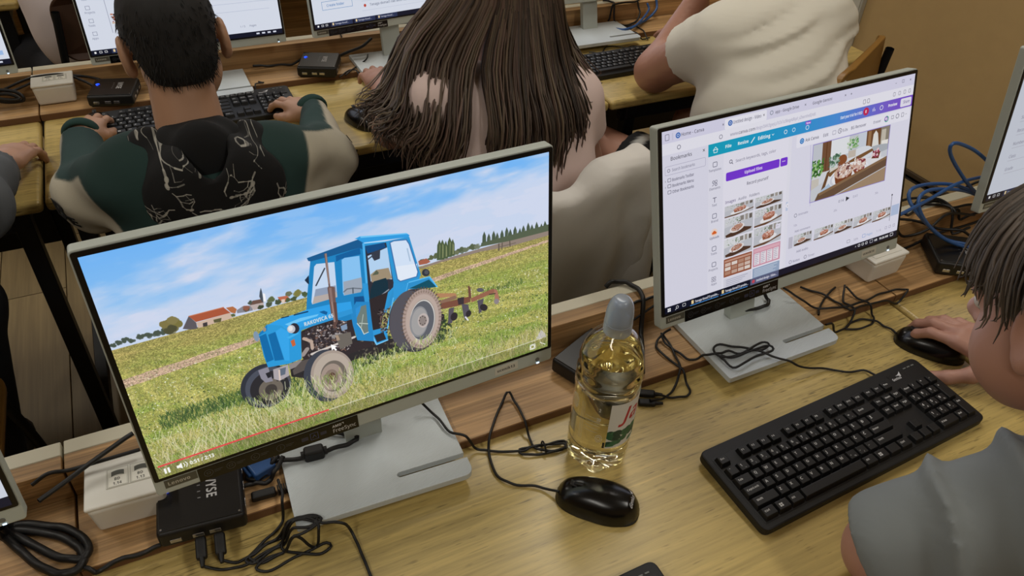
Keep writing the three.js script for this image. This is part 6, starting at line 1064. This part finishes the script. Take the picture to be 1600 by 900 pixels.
// ───────── child in the white T-shirt ─────────
{
  const g = thing('person', 'person in an off-white T-shirt propping an elbow on the table', 'person');
  const SK = skinMat(0xa77863);
  const ls = [1.175, 0.228, -0.67], le = [1.205, 0.06, -0.915], lw = [1.345, 0.235, -0.96], rs = [1.47, 0.24, -0.66], re = [1.56, 0.03, -0.82], rw = [1.45, 0.07, -1.05];
  const HM = frameAt(W3([1.345, 0.47, -0.86]), [-0.2, -0.35, -1], [0, 1, 0.1], 1);
  const kn = [1.035, -0.145, -1.02];
  const skin = union(0.03, cone(W3([1.34, 0.40, -0.82]), W3([1.31, 0.25, -0.68]), 0.052, 0.06), cone(W3(ls), W3(le), 0.062, 0.050), cone(W3(le), W3(lw), 0.050, 0.028), cone(W3(rs), W3(re), 0.06, 0.045), cone(W3(re), W3(rw), 0.045, 0.028), cone(W3([1.3, 0.1, -0.6]), W3([1.3, -0.2, -0.55]), 0.1, 0.12), cone(W3([1.23, -0.2, -0.62]), W3(kn), 0.085, 0.06), cone(W3(kn), W3([1.07, -0.62, -0.93]), 0.058, 0.038), cone(W3([1.42, -0.2, -0.62]), W3([1.45, -0.17, -1.0]), 0.085, 0.06), cone(W3([1.45, -0.17, -1.0]), W3([1.45, -0.62, -0.95]), 0.058, 0.038));
  part(g, 'body', joinSkin([headMesh(HM, true), nets(skin, W3([0.92, -0.7, -1.15]), W3([1.66, 0.5, -0.4]), 0.0105), handMesh(frameAt(W3(lw), [-0.02, 0.9, -0.25], [-0.2, 0.3, 1], 0.95), -1, [0.7, 0.7, 0.8, 0.8]), handMesh(frameAt(W3(rw), [-0.2, -0.05, -1], [0, 1, 0], 0.95), 1)]), SK);
  const hair = paint(nets((x, y, z) => smax(ell([0, 0.04, 0.008], [0.088, 0.097, 0.105])(x, y, z), -0.02 - y + sstep(0, -0.06, z) * 0.1, 0.02), [-0.11, -0.1, -0.12], [0.11, 0.16, 0.13], 0.008), (c) => c.setRGB(0.03, 0.02, 0.015)).applyMatrix4(HM); part(g, 'hair', hair, hairMat(0xffffff));
  const torso = union(0.1, ell(W3([1.295, -0.14, -0.53]), [0.215, 0.22, 0.155]), ell(W3([1.295, 0.08, -0.575]), [0.205, 0.18, 0.145]), cone(W3([1.24, 0.245, -0.66]), W3([1.41, 0.245, -0.65]), 0.075, 0.075)), sl = cone(W3([1.185, 0.232, -0.67]), W3([1.188, 0.165, -0.775]), 0.078, 0.074), sr = cone(W3(rs), W3([1.51, 0.14, -0.74]), 0.082, 0.082);
  const arm = W3([1.15, 0.12, -0.62]);
  let sh = (x, y, z) => { let d = smin(smin(torso(x, y, z), sl(x, y, z), 0.05), sr(x, y, z), 0.05); const dx = x - arm[0], dy = y - arm[1], r = Math.hypot(dx, dy), an = Math.atan2(dy, dx); const ph = (y - D) * 25 - (x - 1.12) * 7.5 * (0.6 + 0.8 * (0.28 - (y - D))) + 1.6 * fbm(x * 3 + 1, y * 3, 2, z * 3), sw = Math.abs(ph - Math.round(ph)); const amp = 0.35 + 1.3 * sstep(0.35, 0.75, vnoise(x * 4, Math.round(ph) * 3.7, z * 3)); d += (sw - 0.25) * 0.0125 * amp * sstep(1.10, 1.2, x) * sstep(0.0, 0.1, r) + 0.010 * (fbm(x * 5, y * 9, 3, z * 5) - 0.5); return smax(d, D - 0.3 - y, 0.01); };
  sh = cut(cut(sh, (x, y, z) => (x > 1.30 || z > -0.70 ? -1 : plane(W3([1.187, 0.165, -0.765]), [0.1, -0.55, -0.83])(x, y, z)), 0.003), (x, y, z) => (x < 1.44 ? -1 : plane(W3([1.51, 0.14, -0.74]), [0.4, -0.8, -0.5])(x, y, z)));
  part(g, 'tshirt', nets(sh, W3([1.0, -0.32, -0.95]), W3([1.66, 0.36, -0.36]), 0.0075), cloth(0xd9d5c8)).userData.label = 'off-white T-shirt with folds';
  const so = (x, y, z) => { const a = cone(W3([1.23, -0.2, -0.62]), W3([1.115, -0.17, -0.89]), 0.105, 0.092)(x, y, z), b = cone(W3([1.42, -0.2, -0.62]), W3([1.45, -0.18, -0.9]), 0.105, 0.092)(x, y, z), e = ell(W3([1.3, -0.2, -0.56]), [0.22, 0.105, 0.16])(x, y, z); let d = smin(smin(a, b, 0.04), e, 0.06); d = smax(d, (x < 1.33 ? plane(W3([1.12, -0.17, -0.87]), [-0.3, 0.05, -0.75])(x, y, z) : plane(W3([1.45, -0.18, -0.88]), [0, 0, -1])(x, y, z)), 0.004); return d; };
  part(g, 'shorts', paint(nets(so, W3([0.98, -0.34, -1.0]), W3([1.6, -0.05, -0.36]), 0.008), (c, x, y, z) => { const d = plane(W3([1.12, -0.17, -0.87]), [-0.3, 0.05, -0.75])(x, y, z); const k = x < 1.33 ? sstep(-0.056, -0.048, d) * sstep(-0.024, -0.032, d) : 0; c.setRGB(lerp(0.006, 0.5, k), lerp(0.006, 0.5, k), lerp(0.008, 0.48, k)); }), cloth(0xffffff, { vertexColors: true })).userData.label = 'black shorts with a white stripe at the hem';
  for (const [x, z] of [[1.07, -0.95], [1.45, -0.97]]) part(g, 'shoe', paint(nets(union(0.03, ell([0, 0.045, 0.03], [0.042, 0.045, 0.06]), ell([0, 0.03, -0.07], [0.045, 0.03, 0.075])), [-0.06, -0.004, -0.17], [0.06, 0.12, 0.11], 0.008).translate(x, 0.002, z), (c, X, y) => (y < 0.022 ? c.setRGB(0.55, 0.55, 0.53) : c.setRGB(0.012, 0.016, 0.03))), mat(0xffffff, 0.6, { vertexColors: true }));
}
// ───────── child in grey at the left edge ─────────
{
  const g = thing('person', 'person in a dark grey sweatshirt, only arm and leg in view', 'person');
  const SK = skinMat(0xb28972), rs = [-0.47, 0.20, -0.67], re = [-0.345, 0.068, -0.80], rw = [-0.300, 0.058, -0.965];
  const HM = frameAt(W3([-0.62, 0.42, -0.74]), [0, -0.25, -1], [0, 1, 0], 0.98);
  const skin = union(0.03, cone(W3([-0.62, 0.37, -0.72]), W3([-0.62, 0.2, -0.67]), 0.05, 0.058), cone(W3(re), W3(rw), 0.04, 0.028), cone(W3(rs), W3(re), 0.05, 0.042), cone(W3([-0.62, 0.1, -0.62]), W3([-0.62, -0.2, -0.6]), 0.1, 0.11));
  part(g, 'body', joinSkin([headMesh(HM, true, 0.007), nets(skin, W3([-0.82, -0.35, -1.0]), W3([-0.2, 0.45, -0.44]), 0.012), handMesh(frameAt(W3(rw), [0.32, -0.15, -1], [0, 1, 0], 0.98), 1, [0.5, 0.52, 0.55, 0.55], 0.04)]), SK);
  part(g, 'hair', paint(nets((x, y, z) => smax(ell([0, 0.04, 0.008], [0.088, 0.097, 0.105])(x, y, z), -0.03 - y + sstep(0, -0.06, z) * 0.1, 0.02), [-0.11, -0.1, -0.12], [0.11, 0.16, 0.13], 0.008), (c) => c.setRGB(0.02, 0.015, 0.012)).applyMatrix4(HM), hairMat(0xffffff));
  const torso = union(0.08, ell(W3([-0.62, -0.13, -0.575]), [0.17, 0.22, 0.125]), ell(W3([-0.62, 0.06, -0.61]), [0.165, 0.17, 0.115]), cone(W3([-0.71, 0.205, -0.66]), W3([-0.52, 0.205, -0.66]), 0.06, 0.06)), a1 = cone(W3(rs), W3(re), 0.07, 0.062), a2 = cone(W3(re), W3([-0.303, 0.06, -0.945]), 0.058, 0.041);
  const f = (x, y, z) => { let d = smin(smin(torso(x, y, z), a1(x, y, z), 0.05), a2(x, y, z), 0.04); d += 0.014 * (fbm(x * 9, y * 9, 3, z * 9) - 0.5) + 0.005 * Math.sin(z * 70 + y * 40 + 5 * vnoise(x * 9, y * 9, z * 9)); d = smax(d, z > -0.9 ? -1 : plane(W3([-0.302, 0.05, -0.955]), [0.3, 0, -1])(x, y, z), 0.004); return smax(d, D - 0.28 - y, 0.01); };
  part(g, 'sweatshirt', nets(f, W3([-0.85, -0.32, -1.05]), W3([-0.22, 0.32, -0.42]), 0.008), cloth(0x55585c)).userData.label = 'dark grey sweatshirt';
  const legs = (x, y, z) => { const a = cone(W3([-0.54, -0.2, -0.6]), W3([-0.45, -0.19, -0.88]), 0.095, 0.072)(x, y, z), c = cone(W3([-0.45, -0.19, -0.88]), W3([-0.52, -0.66, -0.84]), 0.07, 0.05)(x, y, z), e = ell(W3([-0.62, -0.2, -0.59]), [0.18, 0.095, 0.13])(x, y, z), b = cone(W3([-0.70, -0.2, -0.6]), W3([-0.74, -0.2, -0.97]), 0.095, 0.07)(x, y, z), d2 = cone(W3([-0.74, -0.2, -0.97]), W3([-0.74, -0.66, -0.95]), 0.07, 0.05)(x, y, z); return smin(smin(smin(a, c, 0.04), smin(b, d2, 0.04), 0.03), e, 0.05); };
  part(g, 'trousers', nets(legs, W3([-0.9, -0.73, -1.1]), W3([-0.28, -0.05, -0.4]), 0.012), cloth(0x0f1117));
  for (const x of [-0.52, -0.74]) part(g, 'shoe', nets(union(0.03, ell([0, 0.045, 0.03], [0.042, 0.045, 0.06]), ell([0, 0.03, -0.07], [0.045, 0.03, 0.075])), [-0.06, -0.004, -0.17], [0.06, 0.12, 0.11], 0.012).translate(x, 0.002, -0.95), mat(0x15161a, 0.6));
}
// ───────── child beyond the second row, pale shirt with script lettering ─────────
{
  const g = thing('person', 'person in a pale pink shirt with script letters, upper left', 'person');
  const SK = skinMat(0xb28972), HM = frameAt(W3([-0.13, 0.36, -2.02]), [-0.5, -0.25, -1], [0, 1, 0], 0.98);
  const skin = union(0.03, cone(W3([-0.13, 0.31, -2.0]), W3([-0.15, 0.13, -1.98]), 0.05, 0.055), cone(W3([-0.16, 0.1, -1.98]), W3([-0.16, -0.2, -1.97]), 0.06, 0.07));
  part(g, 'body', joinSkin([headMesh(HM, true, 0.008), nets(skin, W3([-0.35, -0.35, -2.15]), W3([0.05, 0.4, -1.8]), 0.014)]), SK);
  part(g, 'hair', paint(nets((x, y, z) => smax(ell([0, 0.04, 0.008], [0.088, 0.097, 0.105])(x, y, z), -0.03 - y, 0.02), [-0.11, -0.1, -0.12], [0.11, 0.16, 0.13], 0.01), (c) => c.setRGB(0.03, 0.02, 0.015)).applyMatrix4(HM), hairMat(0xffffff));
  const to = union(0.09, ell(W3([-0.165, -0.02, -1.97]), [0.115, 0.16, 0.1]), ell(W3([-0.155, 0.12, -1.98]), [0.125, 0.1, 0.095]));
  const scr = canvasTex(256, 256, (c) => { c.fillStyle = '#e6dadc'; c.fillRect(0, 0, 256, 256); c.fillStyle = '#1c1a1e'; c.font = 'italic bold 84px serif'; c.fillText('tu', 78, 78); });
  part(g, 'shirt', planarUV(nets((x, y, z) => to(x, y, z) + 0.01 * (fbm(x * 8, y * 8, 3, z * 8) - 0.5), W3([-0.36, -0.24, -2.12]), W3([0.06, 0.26, -1.78]), 0.01), (x, y) => [(x + 0.3) / 0.32, (y - D + 0.2) / 0.34]), cloth(0xffffff, { map: scr })).userData.label = 'pale pink shirt with black script';
  const legs = (x, y, z) => smin(smin(cone(W3([-0.2, -0.2, -1.95]), W3([-0.33, -0.2, -2.25]), 0.085, 0.062)(x, y, z), cone(W3([-0.33, -0.2, -2.25]), W3([-0.33, -0.7, -2.2]), 0.06, 0.045)(x, y, z), 0.04), smin(ell(W3([-0.15, -0.2, -1.96]), [0.15, 0.09, 0.12])(x, y, z), smin(cone(W3([-0.08, -0.2, -1.95]), W3([-0.12, -0.2, -2.3]), 0.085, 0.062)(x, y, z), cone(W3([-0.12, -0.2, -2.3]), W3([-0.12, -0.7, -2.25]), 0.06, 0.045)(x, y, z), 0.04), 0.04), 0.04);
  part(g, 'trousers', nets(legs, W3([-0.45, -0.74, -2.4]), W3([0.05, -0.08, -1.8]), 0.014), cloth(0x11131a));
}
// ───────── white jacket over the girl's chair ─────────
{
  const g = thing('jacket', 'white jacket draped over the chair back behind the girl', 'jacket', [0, 0, 0]);
  const C = W3([0.665, 0.0, -0.40]);
  const f = (x, y, z) => {
    const X = x - C[0], Y = y - C[1], Z = z - C[2] + 0.5 * X * X - Y * 0.10, w = 0.175 + 0.03 * sstep(0.1, -0.4, Y), top = 0.122 + 0.045 * sstep(-0.03, 0.09, X) - 0.05 * sstep(0.13, 0.18, X), h = 0.30;
    const qx = Math.abs(X) - w + 0.03, qy = Math.abs(Y - (top - h)) - h + 0.03, qz = Math.abs(Z) - 0.036 + 0.028; const d = Math.hypot(Math.max(qx, 0), Math.max(qy, 0), Math.max(qz, 0)) + Math.min(Math.max(qx, qy, qz), 0) - 0.029;
    return d + 0.011 * Math.sin(X * 46 + 5 * vnoise(X * 5, Y * 4, 2.5) + Y * 7) * (0.35 + vnoise(X * 7, Y * 5)) + 0.034 * (fbm(X * 9, Y * 6, 4, Z * 4) - 0.5);
  };
  part(g, 'cloth_body', nets(f, [0.44, D - 0.5, -0.53], [0.92, D + 0.2, -0.28], 0.0075), cloth(0xdad6d1));
  part(g, 'sleeve', nets((x, y, z) => cone(W3([0.84, 0.11, -0.41]), W3([0.85, -0.30, -0.42]), 0.032, 0.038)(x, y, z) + 0.012 * (fbm(x * 12, y * 10, 3, z * 12) - 0.5), W3([0.78, -0.36, -0.48]), W3([0.91, 0.17, -0.36]), 0.0075), cloth(0xdad6d1));
}
// ───────── child at right, in the foreground ─────────
{
  const g = thing('person', 'person with brown fringe in a grey T-shirt, hand on mouse, foreground', 'person');
  const SK = skinMat(0xb18370);
  const HP = [0.747, 0.390, 0.383], HM = frameAt(W3(HP), [0.13, -0.38, -1], [0.0, 1, -0.3], 1.0);
  const ls = [0.765, 0.205, 0.475], le = [0.648, 0.06, 0.385], lw = [0.80, 0.04, 0.30], rs = [1.09, 0.10, 0.52], re = [1.17, 0.07, 0.42], rw = [1.098, 0.053, 0.228];
  const skin = union(0.03, cone(W3([0.77, 0.34, 0.42]), W3([0.86, 0.15, 0.50]), 0.05, 0.06), cone(W3(ls), W3(le), 0.05, 0.045), cone(W3(le), W3([0.74, 0.045, 0.345]), 0.040, 0.03), cone(W3(rs), W3(re), 0.05, 0.042), cone(W3(re), W3(rw), 0.041, 0.027), cone(W3([0.92, 0.05, 0.56]), W3([0.95, -0.2, 0.68]), 0.1, 0.11));
  part(g, 'body', joinSkin([headMesh(HM, true, 0.0034), nets(skin, W3([0.5, -0.35, 0.15]), W3([1.25, 0.36, 0.85]), 0.008), handMesh(frameAt(W3(rw), [-0.24, 0.02, -1], [-0.15, 1, 0], 1.02), 1, [0.56, 0.54, 0.54, 0.56], 0.05, [-0.95, -0.40, -0.42])]), SK);
  for (const s of [-1, 1]) { const e = part(g, 'eye', new THREE.SphereGeometry(0.0115, 20, 16), mat(0xcfc8c2, 0.2)); e.position.set(...V3(s * 0.032, 0.0, -0.0755).applyMatrix4(HM).toArray()); part(e, 'iris', new THREE.SphereGeometry(0.006, 14, 10), mat(0x2a1a12, 0.2)).position.set(...V3(0, -0.002, -0.0068).transformDirection(HM).multiplyScalar(0.0072).toArray()); }
  // hair: cap, then locks combed from the crown over forehead, temples and nape
  const cap = paint(nets((x, y, z) => smax(union(0.02, ell([0, 0.042, 0.01], [0.083, 0.09, 0.1]), ell([0, -0.01, 0.04], [0.068, 0.07, 0.06]))(x, y, z), -0.05 - y + sstep(0.02, -0.05, z) * 0.105, 0.015), [-0.11, -0.11, -0.13], [0.11, 0.16, 0.13], 0.006), (c) => c.setRGB(0.045, 0.034, 0.027)).applyMatrix4(HM);
  const bits = [cap], N = 900;
  for (let i = 0; i < N; i++) {
    const a = rr(-Math.PI, Math.PI), front = Math.cos(a), s = Math.sin(a), r0 = rr(0.0, 0.05), R = 1.02 + rr(0, 0.07);      // a = 0 forwards (-z)
    const el0 = (t) => { const ph = lerp(0.05 + r0 * 5, front > 0.3 ? 1.30 + 0.16 * rr(0, 1) + (front > 0.75 ? 0 : 0.22) : 1.72 + rr(-0.15, 0.2) + (front < -0.4 ? 0.3 : 0), t); return [s * 0.085 * Math.sin(ph) * R, 0.042 + Math.cos(ph) * 0.094 * R, 0.01 - front * 0.102 * Math.sin(ph) * R]; };
    const w = rr(-0.006, 0.006), pts = [0, 0.25, 0.5, 0.75, 1].map((t) => { const q = el0(t); return [q[0] + w * t * 2, q[1], q[2] + w * t]; });
    if (front > 0.2) { const q = pts[4]; pts.push([q[0] * 0.98 + rr(-0.004, 0.004), q[1] - (rnd() < 0.06 ? rr(0.02, 0.04) : rr(0.002, 0.02)), q[2] - rr(-0.002, 0.012)]); }
    const t = rr(0.5, 1.7), col = new THREE.Color(0.085 * t, 0.066 * t, 0.052 * t); bits.push(tintLock(lock(pts, rr(0.0024, 0.0042), 0.0006, 10, 0.5).applyMatrix4(HM), col));
  }
  part(g, 'hair', mergeGeometries(bits), hairMat(0xffffff, 0.4)).userData.label = 'brown hair with a long fringe';
  const torso = union(0.09, ell(W3([0.95, -0.13, 0.64]), [0.19, 0.22, 0.14]), ell(W3([0.93, 0.03, 0.57]), [0.17, 0.15, 0.13]), ell(W3([0.89, 0.125, 0.475]), [0.12, 0.10, 0.095]), cone(W3([0.81, 0.185, 0.49]), W3([1.04, 0.15, 0.52]), 0.07, 0.07)), sl = cone(W3(ls), W3([0.650, 0.078, 0.392]), 0.078, 0.070), sr = cone(W3(rs), W3([1.15, 0.095, 0.45]), 0.075, 0.064);
  const ax = V3(...le).sub(V3(...ls)).normalize();
  let sh = (x, y, z) => { let d = smin(smin(torso(x, y, z), sl(x, y, z), 0.05), sr(x, y, z), 0.05); const t = (x - ls[0]) * ax.x + (y - D - ls[1]) * ax.y + (z - ls[2]) * ax.z, q = t + 0.35 * (y - D - 0.1) + 0.014 * vnoise(x * 14, y * 14, z * 14); const ridge = (c, w) => Math.exp(-(((q - c) / w) ** 2)); d -= 0.016 * ridge(0.15, 0.007) + 0.018 * ridge(0.09, 0.008) + 0.018 * ridge(0.02, 0.010); d += 0.008 * (fbm(x * 9, y * 9, 3, z * 9) - 0.5); return smax(d, D - 0.3 - y, 0.01); };
  sh = cut(cut(sh, (x, y, z) => (x > 0.8 ? -1 : plane(W3([0.640, 0.052, 0.380]), ax.toArray())(x, y, z)), 0.004), (x, y, z) => (x < 1.08 ? -1 : plane(W3([1.15, 0.095, 0.45]), [0.4, -0.4, -0.8])(x, y, z)));
  part(g, 'tshirt', nets(sh, W3([0.56, -0.32, 0.28]), W3([1.26, 0.34, 0.84]), 0.0065), cloth(0x7d8282)).userData.label = 'grey T-shirt with folded sleeve';
  const legs = (x, y, z) => smin(ell(W3([0.95, -0.21, 0.66]), [0.19, 0.1, 0.14])(x, y, z), smin(cone(W3([0.86, -0.22, 0.62]), W3([0.82, -0.22, 0.25]), 0.09, 0.065)(x, y, z), cone(W3([1.04, -0.22, 0.62]), W3([1.10, -0.22, 0.25]), 0.09, 0.062)(x, y, z), 0.03), 0.05), shank = (x, y, z) => Math.min(cone(W3([0.82, -0.22, 0.25]), W3([0.83, -0.69, 0.27]), 0.062, 0.048)(x, y, z), cone(W3([1.10, -0.22, 0.25]), W3([1.10, -0.69, 0.27]), 0.062, 0.048)(x, y, z));
  part(g, 'trousers', nets((x, y, z) => smin(legs(x, y, z), shank(x, y, z), 0.04), W3([0.7, -0.742, 0.15]), W3([1.2, -0.08, 0.85]), 0.013), cloth(0x1a1d26));
}
makeChair('wooden chair of the child in the foreground', 0.95, 0.66, 0.0, 0x9a7038);
renderer.render(scene, camera);
